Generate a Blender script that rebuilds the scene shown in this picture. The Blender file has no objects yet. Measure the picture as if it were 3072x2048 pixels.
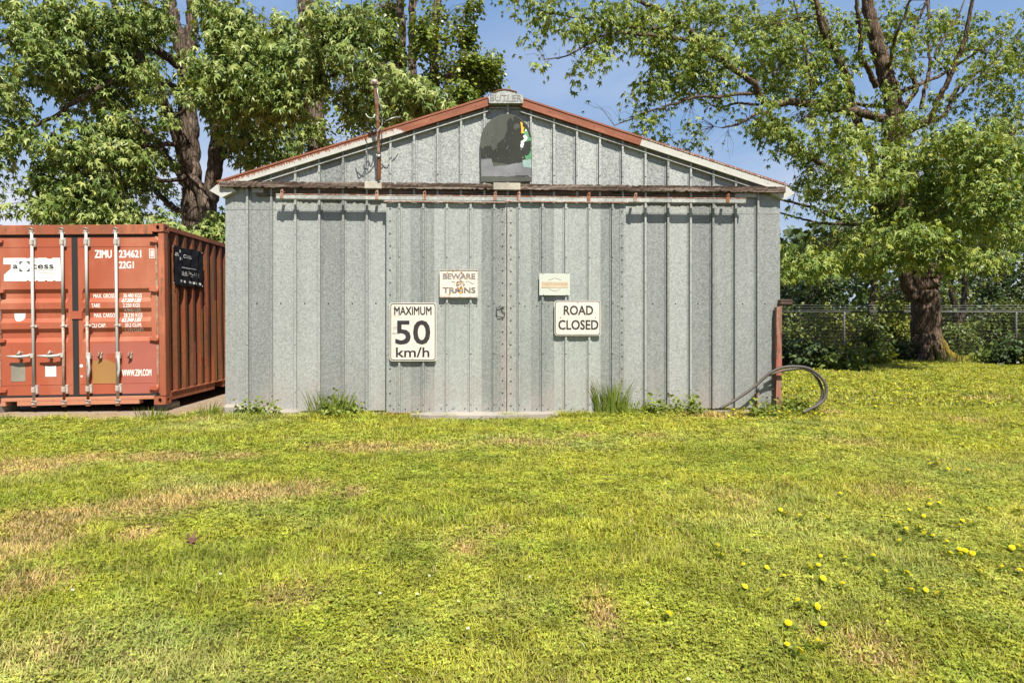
import bpy, bmesh, math, random
import numpy as np
from mathutils import Vector, Matrix
R = math.radians
scene = bpy.context.scene
COL = scene.collection

# ---------------------------------------------------------------- camera
F, CX, HV, H = 1930.0, 1536.0, 965.0, 1.22      # photo: 3072 px wide, horizon at y = 965
cam = bpy.data.cameras.new('camera')
cam.sensor_width = 36.0
cam.lens = 36.0 * F / 3072.0
cam.shift_y = -(1024.0 - HV) / 3072.0
cam.clip_start, cam.clip_end = 0.05, 2000
camo = bpy.data.objects.new('camera', cam)
camo.location = (0, 0, H)
camo.rotation_euler = (R(90), 0, 0)
COL.objects.link(camo)
scene.camera = camo

# ---------------------------------------------------------------- sky and sun
SUN_EL, SUN_AZ = 56.0, 17.0                     # behind the camera, a little to its right
w = bpy.data.worlds.new('World')
scene.world = w
w.use_nodes = True
nt = w.node_tree
nt.nodes.clear()
N = nt.nodes.new
L = nt.links.new
out, bg = N('ShaderNodeOutputWorld'), N('ShaderNodeBackground')
sky = N('ShaderNodeTexSky')
sky.sky_type = 'NISHITA'
sky.sun_disc = False
sky.sun_elevation = R(SUN_EL)
sky.sun_rotation = R(180 - SUN_AZ)
sky.air_density, sky.dust_density, sky.ozone_density = 1.0, 0.5, 2.5
tc, mp, nz, rp = N('ShaderNodeTexCoord'), N('ShaderNodeMapping'), N('ShaderNodeTexNoise'), N('ShaderNodeValToRGB')
mp.inputs['Scale'].default_value = (1.0, 1.0, 2.6)
mp.inputs['Location'].default_value = (0.35, 0.0, 0.1)
nz.inputs['Scale'].default_value = 2.3
nz.inputs['Detail'].default_value = 7
nz.inputs['Roughness'].default_value = 0.55
rp.color_ramp.elements[0].position = 0.38
rp.color_ramp.elements[1].position = 0.68
mix = N('ShaderNodeMix')
mix.data_type = 'RGBA'
mix.inputs['B'].default_value = (9.8, 9.9, 10.4, 1)
mu = N('ShaderNodeMath')
mu.operation = 'MULTIPLY'
mu.inputs[1].default_value = 0.85
mu2 = N('ShaderNodeMath')
mu2.operation = 'MULTIPLY'
mr = N('ShaderNodeMapRange')
mr.inputs['From Min'].default_value = 0.5
mr.inputs['From Max'].default_value = 0.10
sx3 = N('ShaderNodeSeparateXYZ')
L(tc.outputs['Generated'], mp.inputs['Vector'])
L(mp.outputs['Vector'], nz.inputs['Vector'])
L(nz.outputs['Fac'], rp.inputs['Fac'])
L(rp.outputs['Color'], mu.inputs[0])
L(tc.outputs['Generated'], sx3.inputs[0])
L(sx3.outputs['Z'], mr.inputs['Value'])
L(mu.outputs[0], mu2.inputs[0])
L(mr.outputs['Result'], mu2.inputs[1])
L(mu2.outputs[0], mix.inputs['Factor'])
# bright thin haze in the northern sky, paler towards the horizon
hz, hm, hr, hmul = N('ShaderNodeMix'), N('ShaderNodeMapRange'), N('ShaderNodeValToRGB'), N('ShaderNodeMath')
hz.data_type = 'RGBA'
hm.inputs['From Min'].default_value = -0.1
hm.inputs['From Max'].default_value = 0.6
hm.inputs['To Max'].default_value = 0.85
e = hr.color_ramp.elements
e.new(0.3)
for q, (p_, c_) in zip(e, ((0.0, (5.8, 7.0, 8.3)), (0.24, (3.2, 5.2, 8.1)), (0.55, (1.85, 3.85, 7.4)))):
    q.position = p_
    q.color = (*c_, 1)
L(sx3.outputs['Y'], hm.inputs['Value'])
L(sx3.outputs['Z'], hr.inputs['Fac'])
L(hm.outputs['Result'], hz.inputs['Factor'])
L(sky.outputs['Color'], hz.inputs['A'])
L(hr.outputs['Color'], hz.inputs['B'])
L(hz.outputs['Result'], mix.inputs['A'])
tint = N('ShaderNodeMix')
tint.data_type = 'RGBA'
tint.blend_type = 'MULTIPLY'
tint.inputs['Factor'].default_value = 1.0
tint.inputs['B'].default_value = (1.0, 1.0, 1.04, 1)
L(mix.outputs['Result'], tint.inputs['A'])
L(tint.outputs['Result'], bg.inputs['Color'])
bg.inputs['Strength'].default_value = 0.050
L(bg.outputs['Background'], out.inputs['Surface'])

sl = bpy.data.lights.new('sun', 'SUN')
sl.energy = 5.0
sl.angle = R(0.53)
sl.color = (1.0, 0.945, 0.85)
so = bpy.data.objects.new('sun', sl)
sd = Vector((math.sin(R(SUN_AZ)) * math.cos(R(SUN_EL)), -math.cos(R(SUN_AZ)) * math.cos(R(SUN_EL)), math.sin(R(SUN_EL))))
so.rotation_euler = sd.to_track_quat('Z', 'Y').to_euler()
COL.objects.link(so)
vs = scene.view_settings
vs.view_transform = 'Standard'
vs.look = 'None'
vs.exposure = 0.9
vs.gamma = 1.0
vs.use_curve_mapping = False

rng = np.random.default_rng(7)
random.seed(7)

# ---------------------------------------------------------------- material helper
class MT:
    def __init__(s, name, rough=0.6, metal=0.0, spec=0.4):
        s.m = bpy.data.materials.new(name)
        s.m.use_nodes = True
        s.t = s.m.node_tree
        s.b = s.t.nodes['Principled BSDF']
        s.b.inputs['Roughness'].default_value = rough
        s.b.inputs['Metallic'].default_value = metal
        s.b.inputs['Specular IOR Level'].default_value = spec
        s.o = s.t.nodes['Material Output']
    def n(s, typ, **kw):
        x = s.t.nodes.new(typ)
        for k, v in kw.items():
            if k[0] == '_':
                setattr(x, k[1:], v)
            else:
                x.inputs[k].default_value = v
        return x
    def l(s, a, b): s.t.links.new(a, b)
    def coord(s, scale=(1, 1, 1), loc=(0, 0, 0), rot=(0, 0, 0)):
        c = s.n('ShaderNodeTexCoord')
        m = s.n('ShaderNodeMapping', Scale=scale, Location=loc, Rotation=rot)
        s.l(c.outputs['Object'], m.inputs['Vector'])
        return m.outputs['Vector']
    def noise(s, vec, scale, detail=4, rough=0.55, dist=0.0):
        x = s.n('ShaderNodeTexNoise', Scale=scale, Detail=detail, Roughness=rough, Distortion=dist)
        s.l(vec, x.inputs['Vector'])
        return x.outputs['Fac']
    def ramp(s, fac, stops):
        x = s.n('ShaderNodeValToRGB')
        e = x.color_ramp.elements
        while len(e) < len(stops): e.new(0.5)
        for q, (p, c) in zip(e, stops):
            q.position = p
            q.color = (*c, 1) if len(c) == 3 else c
        s.l(fac, x.inputs['Fac'])
        return x.outputs['Color']
    def step(s, fac, a, b):
        x = s.n('ShaderNodeMapRange', _clamp=True)
        x.inputs['From Min'].default_value = a
        x.inputs['From Max'].default_value = b
        s.l(fac, x.inputs['Value'])
        return x.outputs['Result']
    def mix(s, fac, a, b, mode='MIX'):
        x = s.n('ShaderNodeMix', _data_type='RGBA', _blend_type=mode)
        for v, k in ((fac, 'Factor'), (a, 'A'), (b, 'B')):
            if hasattr(v, 'is_output'): s.l(v, x.inputs[k])
            elif isinstance(v, (int, float)): x.inputs[k].default_value = v
            else: x.inputs[k].default_value = (*v, 1)
        return x.outputs['Result']
    def math(s, op, a, b=None, c=None):
        x = s.n('ShaderNodeMath', _operation=op)
        for i, v in enumerate((a, b, c)):
            if v is None: continue
            if hasattr(v, 'is_output'): s.l(v, x.inputs[i])
            else: x.inputs[i].default_value = v
        return x.outputs[0]
    def sep(s, vec):
        x = s.n('ShaderNodeSeparateXYZ')
        s.l(vec, x.inputs[0])
        return x.outputs
    def color(s, c):
        if hasattr(c, 'is_output'): s.l(c, s.b.inputs['Base Color'])
        else: s.b.inputs['Base Color'].default_value = (*c, 1)
        return s
    def bump(s, h, strength=0.3, dist=0.01):
        x = s.n('ShaderNodeBump', Strength=strength, Distance=dist)
        s.l(h, x.inputs['Height'])
        s.l(x.outputs['Normal'], s.b.inputs['Normal'])
        return s
    def translucent(s, col, fac):
        tr = s.n('ShaderNodeBsdfTranslucent')
        if hasattr(col, 'is_output'): s.l(col, tr.inputs['Color'])
        else: tr.inputs['Color'].default_value = (*col, 1)
        ms = s.n('ShaderNodeMixShader', Fac=fac)
        s.l(s.b.outputs[0], ms.inputs[1])
        s.l(tr.outputs[0], ms.inputs[2])
        s.l(ms.outputs[0], s.o.inputs['Surface'])
        return s

M = {}
def plain(name, col, rough=0.6, metal=0.0, var=0.12, scale=14, spec=0.4):
    t = MT(name, rough, metal, spec)
    v = t.coord()
    n1, n2 = t.noise(v, scale, 5), t.noise(v, scale * 0.17, 3)
    c = t.mix(n1, [x * (1 - var) for x in col], [min(1, x * (1 + var)) for x in col])
    c = t.mix(t.step(n2, 0.35, 0.7), c, [x * (1 - var * 1.3) for x in col])
    t.color(c)
    M[name] = t.m
    return t.m

def galv(name, tint=(1, 1, 1), stain=0.55, panel=0.3048, sh=0.75):
    t = MT(name, 0.5, 0.25, 0.5)
    v = t.coord()
    vo = t.n('ShaderNodeTexVoronoi', Scale=62.0)
    t.l(v, vo.inputs['Vector'])
    spang = t.sep(vo.outputs['Color'])[0]
    nf = t.noise(v, 42, 5, 0.6)
    nl = t.noise(t.coord((1, 1, 0.3)), 1.5, 4, 0.5)
    gab = t.math('ADD', 0.23, t.math('MULTIPLY', t.step(t.sep(v)[2], 2.8, 3.1), 0.13))
    f = t.math('ADD', t.math('MULTIPLY', t.math('SUBTRACT', spang, 0.5), gab), t.math('MULTIPLY', t.math('SUBTRACT', nf, 0.5), t.math('MULTIPLY', gab, 1.5)))
    f = t.math('ADD', f, 0.42)
    f = t.math('ADD', f, t.math('MULTIPLY', nl, 0.30))
    X = t.sep(v)
    pid = t.math('FLOOR', t.math('DIVIDE', X[0], panel))
    wn = t.n('ShaderNodeTexWhiteNoise', _noise_dimensions='1D')
    t.l(pid, wn.inputs['W'])
    f = t.math('ADD', f, t.math('MULTIPLY', t.math('SUBTRACT', wn.outputs['Value'], 0.5), 0.30))
    a, b, c = (0.125, 0.132, 0.128), (0.252, 0.266, 0.256), (0.41, 0.427, 0.408)
    col = t.ramp(f, [(0.18, [x * y for x, y in zip(a, tint)]), (0.5, [x * y for x, y in zip(b, tint)]), (0.85, [x * y for x, y in zip(c, tint)])])
    # splashed soil and oxide near the foot, in ragged patches
    sm = t.math('MULTIPLY', t.step(X[2], sh, 0.08), t.step(t.noise(t.coord((1.4, 1, 0.8)), 2.1, 6, 0.65), 0.38, 0.66))
    col = t.mix(t.math('MULTIPLY', sm, stain), col, (0.40, 0.33, 0.30))
    # dull vertical runs
    st = t.step(t.noise(t.coord((26, 1, 0.35)), 1.0, 4, 0.6), 0.6, 0.82)
    col = t.mix(t.math('MULTIPLY', st, 0.5), col, (0.19, 0.185, 0.165))
    st2 = t.step(t.noise(t.coord((9, 1, 0.22), (7, 0, 3)), 1.0, 5, 0.6), 0.56, 0.8)
    col = t.mix(t.math('MULTIPLY', st2, 0.4), col, (0.45, 0.45, 0.41))
    blot = t.step(t.noise(t.coord((1, 1, 0.6), (2, 0, 5)), 2.6, 6, 0.7), 0.55, 0.7)
    col = t.mix(t.math('MULTIPLY', blot, 0.30), col, (0.235, 0.225, 0.20))
    sp = t.step(t.noise(v, 130, 3, 0.7), 0.70, 0.74)
    col = t.mix(t.math('MULTIPLY', sp, 0.55), col, (0.17, 0.15, 0.13))
    t.color(col)
    t.l(t.math('ADD', 0.42, t.math('MULTIPLY', spang, 0.16)), t.b.inputs['Roughness'])
    t.bump(t.math('ADD', t.noise(t.coord((1, 1, 0.55)), 4.5, 3), t.math('MULTIPLY', nf, 0.03)), 0.35, 0.012)
    M[name] = t.m
galv('galvanized')
galv('galvanized_door', (0.98, 1.0, 0.98), 0.45)
galv('galvanized_pale', (1.2, 1.18, 1.15), 0.0)
galv('galvanized_seam', (1.02, 1.0, 0.96), 0.9, 0.3048, 1.7)

def paint_rust(name, paint, rust=(0.16, 0.055, 0.025), lo=0.6, hi=0.72, rough=0.5, streak=(9, 9, 0.8), scale=1.6, fade=None):
    t = MT(name, rough, 0.0, 0.4)
    v = t.coord()
    c = t.mix(t.noise(v, 3.0, 5), [x * 0.86 for x in paint], [min(1, x * 1.12) for x in paint])
    if fade: c = t.mix(t.step(t.noise(t.coord((1, 1, 0.6), (3, 1, 2)), 1.3, 5, 0.6), 0.45, 0.7), c, fade)
    ru = t.math('ADD', t.math('MULTIPLY', t.noise(t.coord(streak), scale, 6, 0.65), 0.65), t.math('MULTIPLY', t.noise(v, 22, 6, 0.7), 0.35))
    rc = t.mix(t.noise(v, 35, 5, 0.7), [x * 0.55 for x in rust], [x * 1.6 for x in rust])
    k = t.step(ru, lo, hi)
    t.color(t.mix(k, c, rc))
    t.l(t.math('ADD', rough, t.math('MULTIPLY', k, 0.3)), t.b.inputs['Roughness'])
    t.bump(t.math('ADD', t.noise(v, 60, 4), t.math('MULTIPLY', k, 0.6)), 0.2, 0.004)
    M[name] = t.m
OR = (0.335, 0.083, 0.041)
paint_rust('container_door', OR, lo=0.57, hi=0.78, fade=(0.41, 0.148, 0.085))
paint_rust('container_side', (0.30, 0.074, 0.034), (0.10, 0.045, 0.022), 0.38, 0.57, streak=(7, 7, 0.5), fade=(0.30, 0.125, 0.04))
paint_rust('container_frame', (0.29, 0.08, 0.04), (0.17, 0.075, 0.032), 0.45, 0.62, fade=(0.48, 0.16, 0.085))
paint_rust('container_sill', (0.42, 0.18, 0.105), (0.20, 0.08, 0.04), 0.55, 0.75)
paint_rust('patch_ochre', (0.31, 0.165, 0.055), lo=0.62, hi=0.8)
paint_rust('patch_purple', (0.34, 0.105, 0.075), lo=0.7, hi=0.85)
paint_rust('rod_steel', (0.44, 0.43, 0.41), (0.20, 0.09, 0.045), 0.60, 0.75, 0.45)
paint_rust('rod_rusty', (0.40, 0.33, 0.28), (0.21, 0.075, 0.03), 0.40, 0.55, 0.5)
paint_rust('rust_steel', (0.22, 0.08, 0.035), (0.12, 0.05, 0.025), 0.4, 0.7, 0.75)
paint_rust('bracket_rust', (0.36, 0.28, 0.23), (0.22, 0.085, 0.04), 0.42, 0.56, 0.7)
paint_rust('sign_enamel', (0.64, 0.58, 0.50), (0.34, 0.13, 0.035), 0.55, 0.64, 0.4, (5, 5, 3.2), 2.6)
paint_rust('lock_box', (0.42, 0.38, 0.34), (0.22, 0.09, 0.045), 0.5, 0.66)
plain('gasket', (0.022, 0.021, 0.021), 0.7)
plain('cream_paint', (0.46, 0.42, 0.345), 0.7, var=0.35, scale=20)
plain('stamp_grey', (0.17, 0.175, 0.17), 0.5, 0.2)
plain('white_paint_and_lit_ends', (0.74, 0.73, 0.69), 0.5, var=0.06)
plain('sticker_white', (0.70, 0.70, 0.67), 0.4, var=0.05, scale=5)
t = MT('sign_white', 0.38, 0, 0.4)
v = t.coord()
c = t.mix(t.noise(v, 7, 6, 0.65), (0.52, 0.485, 0.42), (0.68, 0.645, 0.575))
c = t.mix(t.math('MULTIPLY', t.step(t.noise(t.coord((14, 14, 1.1)), 2.0, 6, 0.7), 0.52, 0.78), 0.55), c, (0.36, 0.30, 0.22))
c = t.mix(t.math('MULTIPLY', t.step(t.noise(v, 34, 5, 0.75), 0.62, 0.70), 0.6), c, (0.26, 0.19, 0.13))
t.color(c)
M['sign_white'] = t.m
plain('eave_paint', (0.47, 0.47, 0.44), 0.5, var=0.15)
plain('sign_pale', (0.49, 0.52, 0.45), 0.4, var=0.05, scale=6)
plain('sign_tan', (0.56, 0.45, 0.32), 0.5, var=0.08)
plain('sign_grey', (0.34, 0.27, 0.19), 0.5, var=0.08)
plain('ink_black', (0.035, 0.032, 0.034), 0.45, var=0.25, scale=30)
plain('ink_brown', (0.055, 0.048, 0.045), 0.45, var=0.4, scale=30)
plain('ink_faded', (0.27, 0.235, 0.215), 0.5, var=0.45, scale=40)
plain('dark_hole', (0.012, 0.011, 0.010), 0.9)
plain('concrete', (0.33, 0.30, 0.255), 0.9, var=0.25, scale=9)
plain('hose_black', (0.085, 0.072, 0.062), 0.6, var=0.35)
plain('wire_black', (0.03, 0.028, 0.027), 0.6)
plain('cloth_black', (0.016, 0.016, 0.020), 0.45, var=0.3)
plain('fence_wire', (0.15, 0.15, 0.145), 0.5, 0.1)
plain('fence_steel', (0.10, 0.10, 0.097), 0.6, 0.1)
plain('zinc', (0.42, 0.43, 0.43), 0.4, 0.5)
plain('board_dark', (0.032, 0.036, 0.028), 0.6, var=0.35, scale=9, spec=0.2)
plain('board_mid', (0.082, 0.088, 0.074), 0.6, var=0.25, scale=9, spec=0.2)
plain('board_grey', (0.21, 0.215, 0.23), 0.6, var=0.4, scale=9, spec=0.2)
plain('board_green', (0.09, 0.27, 0.13), 0.5, var=0.3)
plain('board_teal', (0.26, 0.38, 0.35), 0.5, var=0.2)
plain('board_yellow', (0.78, 0.40, 0.03), 0.5, var=0.08)
plain('bolt_dark', (0.075, 0.07, 0.065), 0.6, 0.3)
plain('plate_grey', (0.25, 0.23, 0.185), 0.5, var=0.25)
plain('dead_leaf_brown', (0.16, 0.085, 0.05), 0.8, var=0.4, scale=40)

def wood(name, a, b, dark, rough=0.85, axis=0, paint=None, plo=0.5, ptop=9.0):
    t = MT(name, rough, 0, 0.2)
    sc = [18, 18, 18]; sc[axis] = 0.9
    g = t.noise(t.coord(sc), 1.6, 8, 0.68, 0.6)
    c = t.ramp(g, [(0.30, dark), (0.45, a), (0.62, b), (0.78, a)])
    ck = t.step(t.noise(t.coord([x * 1.9 for x in sc], (5, 2, 1)), 1.4, 5, 0.6, 1.2), 0.40, 0.33)
    c = t.mix(ck, c, [x * 0.12 for x in dark])
    if paint:
        pm = t.math('MULTIPLY', t.step(t.noise(t.coord(), 3.4, 7, 0.7), plo, plo + 0.12), t.step(t.sep(t.coord())[2], ptop + 0.15, ptop - 0.15))
        c = t.mix(pm, c, paint)
    t.color(c)
    t.bump(t.math('SUBTRACT', g, ck), 0.7, 0.012)
    M[name] = t.m
wood('weathered_wood', (0.07, 0.046, 0.034), (0.22, 0.18, 0.148), (0.022, 0.013, 0.010))
wood('backing_wood', (0.09, 0.066, 0.05), (0.16, 0.125, 0.10), (0.06, 0.045, 0.035))
wood('red_wood', (0.20, 0.105, 0.075), (0.30, 0.17, 0.12), (0.06, 0.032, 0.022), axis=2, paint=(0.34, 0.10, 0.075), plo=0.46, ptop=0.95)

def rake(name, full_from, full_to, edge):
    """white trim whose upper part has rusted down in drips; fully rusted between full_from and full_to along X"""
    t = MT(name, 0.6, 0, 0.3)
    v = t.coord()
    X = t.sep(v)
    dr = t.noise(t.coord((62, 1, 1.2)), 1.0, 5, 0.65)
    inside = t.math('MULTIPLY', t.step(X[0], full_from, full_from + 0.25), t.step(X[0], full_to + 0.01, full_to))
    lim = t.math('ADD', edge, t.math('MULTIPLY', t.math('SUBTRACT', dr, 0.5), 0.19))
    lim = t.math('SUBTRACT', lim, t.math('MULTIPLY', inside, 0.22))
    k = t.step(t.math('SUBTRACT', X[2], lim), -0.004, 0.004)
    rc = t.ramp(t.math('ADD', t.math('MULTIPLY', t.noise(t.coord((1, 1, 6)), 3.0, 6, 0.65), 0.6), t.math('MULTIPLY', t.noise(v, 55, 5), 0.4)), [(0.3, (0.15, 0.05, 0.028)), (0.52, (0.235, 0.08, 0.042)), (0.72, (0.35, 0.15, 0.085))])
    wc = t.mix(t.noise(v, 9, 5), (0.34, 0.34, 0.315), (0.50, 0.49, 0.45))
    t.color(t.mix(k, wc, rc))
    M[name] = t.m

def bark(name, a, b, moss=None, mlo=0.5, scale=1.0, mx=0.0):
    t = MT(name, 0.9, 0, 0.15)
    g = t.noise(t.coord((9 * scale, 9 * scale, 1.6 * scale)), 1.6, 8, 0.7, 0.5)
    vo = t.n('ShaderNodeTexVoronoi', Scale=1.0, _feature='DISTANCE_TO_EDGE')
    t.l(t.coord((13 * scale, 13 * scale, 2.6 * scale)), vo.inputs['Vector'])
    cr = t.step(vo.outputs['Distance'], 0.0, 0.16)
    c = t.ramp(g, [(0.28, [x * 0.4 for x in a]), (0.48, a), (0.72, b)])
    c = t.mix(t.math('MULTIPLY', t.math('SUBTRACT', 1.0, cr), 0.75), c, [x * 0.28 for x in a])
    if moss:
        mk0 = t.math('ADD', t.math('MULTIPLY', t.noise(t.coord((1, 1, 0.45)), 1.3, 5, 0.6), 0.75), t.math('MULTIPLY', t.noise(t.coord(), 18, 4), 0.25))
        mk = t.step(t.math('ADD', mk0, t.math('MULTIPLY', t.math('MINIMUM', t.math('MAXIMUM', t.sep(t.coord())[0], -0.6), 0.6), t.math('MULTIPLY', t.step(t.sep(t.coord())[2], 5.0, 3.0), mx))), mlo, mlo + 0.1)
        c = t.mix(mk, c, t.mix(t.noise(t.coord(), 30, 4), [x * 0.5 for x in moss], [x * 1.5 for x in moss]))
    t.color(c)
    t.bump(t.math('ADD', g, t.math('MULTIPLY', cr, 1.0)), 0.8, 0.02)
    M[name] = t.m
bark('bark_maple', (0.105, 0.072, 0.050), (0.27, 0.195, 0.14), (0.20, 0.145, 0.020), 0.575, 1.0, 0.20)
bark('bark_left', (0.095, 0.07, 0.052), (0.24, 0.185, 0.14), (0.12, 0.11, 0.025), 0.63)
bark('bark_ivy', (0.15, 0.11, 0.085), (0.36, 0.28, 0.22), None, 0.5, 1.3)
bark('bark_thin', (0.11, 0.085, 0.065), (0.22, 0.18, 0.14), (0.11, 0.10, 0.03), 0.56, 1.4)

def leafmat(name, cols, tr=0.35, rough=0.45, spec=0.35, trc=None):
    t = MT(name, rough, 0, spec)
    g = t.n('ShaderNodeNewGeometry')
    ri = g.outputs['Random Per Island']
    n = len(cols)
    c = t.ramp(ri, [(i / max(1, n - 1), q) for i, q in enumerate(cols)])
    big = t.noise(t.coord(), 0.7, 3)
    c = t.mix(t.step(big, 0.4, 0.65), c, t.mix(1.0, c, (0.80, 0.86, 0.72), 'MULTIPLY'))
    t.color(c)
    t.translucent(t.mix(1.0, c, trc or (1.5, 1.35, 0.55), 'MULTIPLY'), tr)
    M[name] = t.m
leafmat('leaf_maple', [(0.080, 0.135, 0.022), (0.145, 0.21, 0.036), (0.215, 0.28, 0.052), (0.285, 0.34, 0.085), (0.37, 0.385, 0.065)], 0.24)
leafmat('leaf_maple_left', [(0.068, 0.115, 0.022), (0.13, 0.195, 0.040), (0.215, 0.28, 0.066), (0.30, 0.36, 0.12), (0.38, 0.41, 0.125)], 0.22)
leafmat('leaf_ivy', [(0.07, 0.11, 0.016), (0.13, 0.18, 0.024), (0.20, 0.245, 0.032), (0.275, 0.30, 0.045)], 0.25, 0.35, 0.5)
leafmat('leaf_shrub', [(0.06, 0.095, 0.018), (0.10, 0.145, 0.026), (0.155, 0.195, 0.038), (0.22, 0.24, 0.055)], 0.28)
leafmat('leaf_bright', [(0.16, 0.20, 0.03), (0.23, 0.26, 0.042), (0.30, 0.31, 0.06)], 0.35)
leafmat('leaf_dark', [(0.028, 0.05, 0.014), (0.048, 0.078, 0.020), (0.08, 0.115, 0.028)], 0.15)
leafmat('leaf_weed', [(0.13, 0.19, 0.028), (0.19, 0.245, 0.04), (0.26, 0.29, 0.06)], 0.35)
leafmat('petal_yellow', [(0.80, 0.64, 0.02), (0.86, 0.74, 0.03)], 0.25, 0.6, 0.2, (1, 1, 0.6))
leafmat('petal_white', [(0.75, 0.74, 0.70), (0.82, 0.81, 0.78)], 0.2, 0.6, 0.2, (1, 1, 1))

t = MT('grass_blade', 0.55, 0, 0.25)
at = t.n('ShaderNodeAttribute', _attribute_name='Col')
t.color(at.outputs['Color'])
t.translucent(t.mix(1.0, at.outputs['Color'], (1.35, 1.25, 0.6), 'MULTIPLY'), 0.30)
M['grass_blade'] = t.m
t = MT('lawn_soil', 0.95, 0, 0.1)
v = t.coord()
c = t.ramp(t.noise(v, 9, 8, 0.7), [(0.3, (0.060, 0.055, 0.018)), (0.55, (0.115, 0.10, 0.032)), (0.75, (0.19, 0.155, 0.062))])
t.color(c).bump(t.noise(v, 40, 5), 0.5, 0.02)
M['lawn_soil'] = t.m
t = MT('gravel', 0.95, 0, 0.15)
v = t.coord()
vo = t.n('ShaderNodeTexVoronoi', Scale=48.0)
t.l(v, vo.inputs['Vector'])
c = t.mix(t.sep(vo.outputs['Color'])[0], (0.185, 0.145, 0.105), (0.32, 0.26, 0.195))
c = t.mix(t.step(t.noise(v, 2.2, 6, 0.65), 0.45, 0.65), c, (0.235, 0.165, 0.105))
t.color(c).bump(t.math('SUBTRACT', 1.0, vo.outputs['Distance']), 0.5, 0.01)
M['gravel'] = t.m
# ---------------------------------------------------------------- mesh helpers
class MB:
    """collects faces of one mesh object"""
    def __init__(s): s.v, s.f, s.mi, s.sm, s.mats = [], [], [], [], []
    def m(s, name):
        if name not in s.mats: s.mats.append(name)
        return s.mats.index(name)
    def add(s, vs, fs, mat, smooth=False):
        k = len(s.v); q = s.m(mat)
        s.v += [tuple(p) for p in vs]
        for f in fs:
            s.f.append([i + k for i in f]); s.mi.append(q); s.sm.append(smooth)
    def box(s, x0, x1, y0, y1, z0, z1, mat, bev=0.0):
        if bev > 0:
            b = bev; P = []
            prof = [(x0 + b, z0), (x1 - b, z0), (x1, z0 + b), (x1, z1 - b), (x1 - b, z1), (x0 + b, z1), (x0, z1 - b), (x0, z0 + b)]
            ins = [(min(max(x, x0 + b), x1 - b), min(max(z, z0 + b), z1 - b)) for x, z in prof]
            rings = [(ins, y0), (prof, y0 + b), (prof, y1)]
            n = 8
            for pr, y in rings: P += [(x, y, z) for x, z in pr]
            fs = [list(range(n))]
            for r in range(2):
                for i in range(n): fs.append([r * n + (i + 1) % n, r * n + i, (r + 1) * n + i, (r + 1) * n + (i + 1) % n])
            fs.append(list(range(3 * n - 1, 2 * n - 1, -1)))
            s.add(P, fs, mat); return
        P = [(x0, y0, z0), (x1, y0, z0), (x1, y1, z0), (x0, y1, z0), (x0, y0, z1), (x1, y0, z1), (x1, y1, z1), (x0, y1, z1)]
        s.add(P, [(0, 3, 2, 1), (4, 5, 6, 7), (0, 1, 5, 4), (1, 2, 6, 5), (2, 3, 7, 6), (3, 0, 4, 7)], mat)
    def prism(s, poly, y0, y1, mat):
        """polygon in (x, z), counter-clockwise seen from -y, from y0 (front) to y1"""
        n = len(poly)
        P = [(x, y0, z) for x, z in poly] + [(x, y1, z) for x, z in poly]
        fs = [list(range(n)), list(range(2 * n - 1, n - 1, -1))]
        fs += [[(i + 1) % n, i, n + i, n + (i + 1) % n] for i in range(n)]
        s.add(P, fs, mat)
    def tube(s, pts, rad, mat, n=8, caps=True, smooth=True):
        pts = np.asarray(pts, float)
        rad = np.full(len(pts), rad) if np.isscalar(rad) else np.asarray(rad, float)
        V, Fq = tube_arrays(pts, rad, n)
        fs = [list(f) for f in Fq]
        if caps:
            fs.append(list(range(n - 1, -1, -1))); k = (len(pts) - 1) * n
            fs.append([k + i for i in range(n)])
        s.add(V, fs, mat, smooth)
    def dome(s, c, r, mat, h=None, n=6):
        h = h or r * 0.6
        x, y, z = c; P = []
        for i in range(n):
            a = 2 * math.pi * i / n; P.append((x + r * math.cos(a), y, z + r * math.sin(a)))
        for i in range(n):
            a = 2 * math.pi * i / n; P.append((x + .6 * r * math.cos(a), y - h, z + .6 * r * math.sin(a)))
        fs = [[i, (i + 1) % n, n + (i + 1) % n, n + i] for i in range(n)] + [[n + i for i in range(n)]]
        s.add(P, fs, mat)
    def disc(s, x, z, r, y, mat, n=16):
        s.add([(x + r * math.cos(2 * math.pi * i / n), y, z + r * math.sin(2 * math.pi * i / n)) for i in range(n)], [list(range(n))], mat)
    def text(s, body, x0, x1, z0, z1, y, mat, bold=0.0, shear=0.0, yf=None, flip=None):
        """flat lettering filling the rectangle x0..x1, z0..z1 (seen from -y)"""
        cu = bpy.data.curves.new('lettering', 'FONT')
        cu.body = body; cu.size = 1.0; cu.shear = shear; cu.resolution_u = 3
        ob = bpy.data.objects.new('lettering', cu); COL.objects.link(ob)
        dg = bpy.context.evaluated_depsgraph_get(); dg.update()
        me = ob.evaluated_get(dg).to_mesh()
        V = np.array([tuple(p.co) for p in me.vertices]); Fs = [list(p.vertices) for p in me.polygons]
        ob.evaluated_get(dg).to_mesh_clear()
        bpy.data.objects.remove(ob); bpy.data.curves.remove(cu)
        lo, hi = V.min(0), V.max(0)
        e_ = bold * (z1 - z0)                      # heavier strokes: the letters laid over themselves, a little apart
        for k, (dx, dz) in enumerate(((-1, -1), (1, -1), (-1, 1), (1, 1)) if bold > 0 else ((0, 0),)):
            X = x0 + e_ + (V[:, 0] - lo[0]) / (hi[0] - lo[0]) * (x1 - x0 - 2 * e_) + dx * e_
            Z = z0 + e_ + (V[:, 1] - lo[1]) / (hi[1] - lo[1]) * (z1 - z0 - 2 * e_) + dz * e_
            P = [flip(a, b) for a, b in zip(X, Z)] if flip is not None else [(a, y - .00012 * k + (yf(b) if yf else 0), b) for a, b in zip(X, Z)]
            if flip is not None and k: continue
            s.add(P, Fs, mat)
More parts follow.
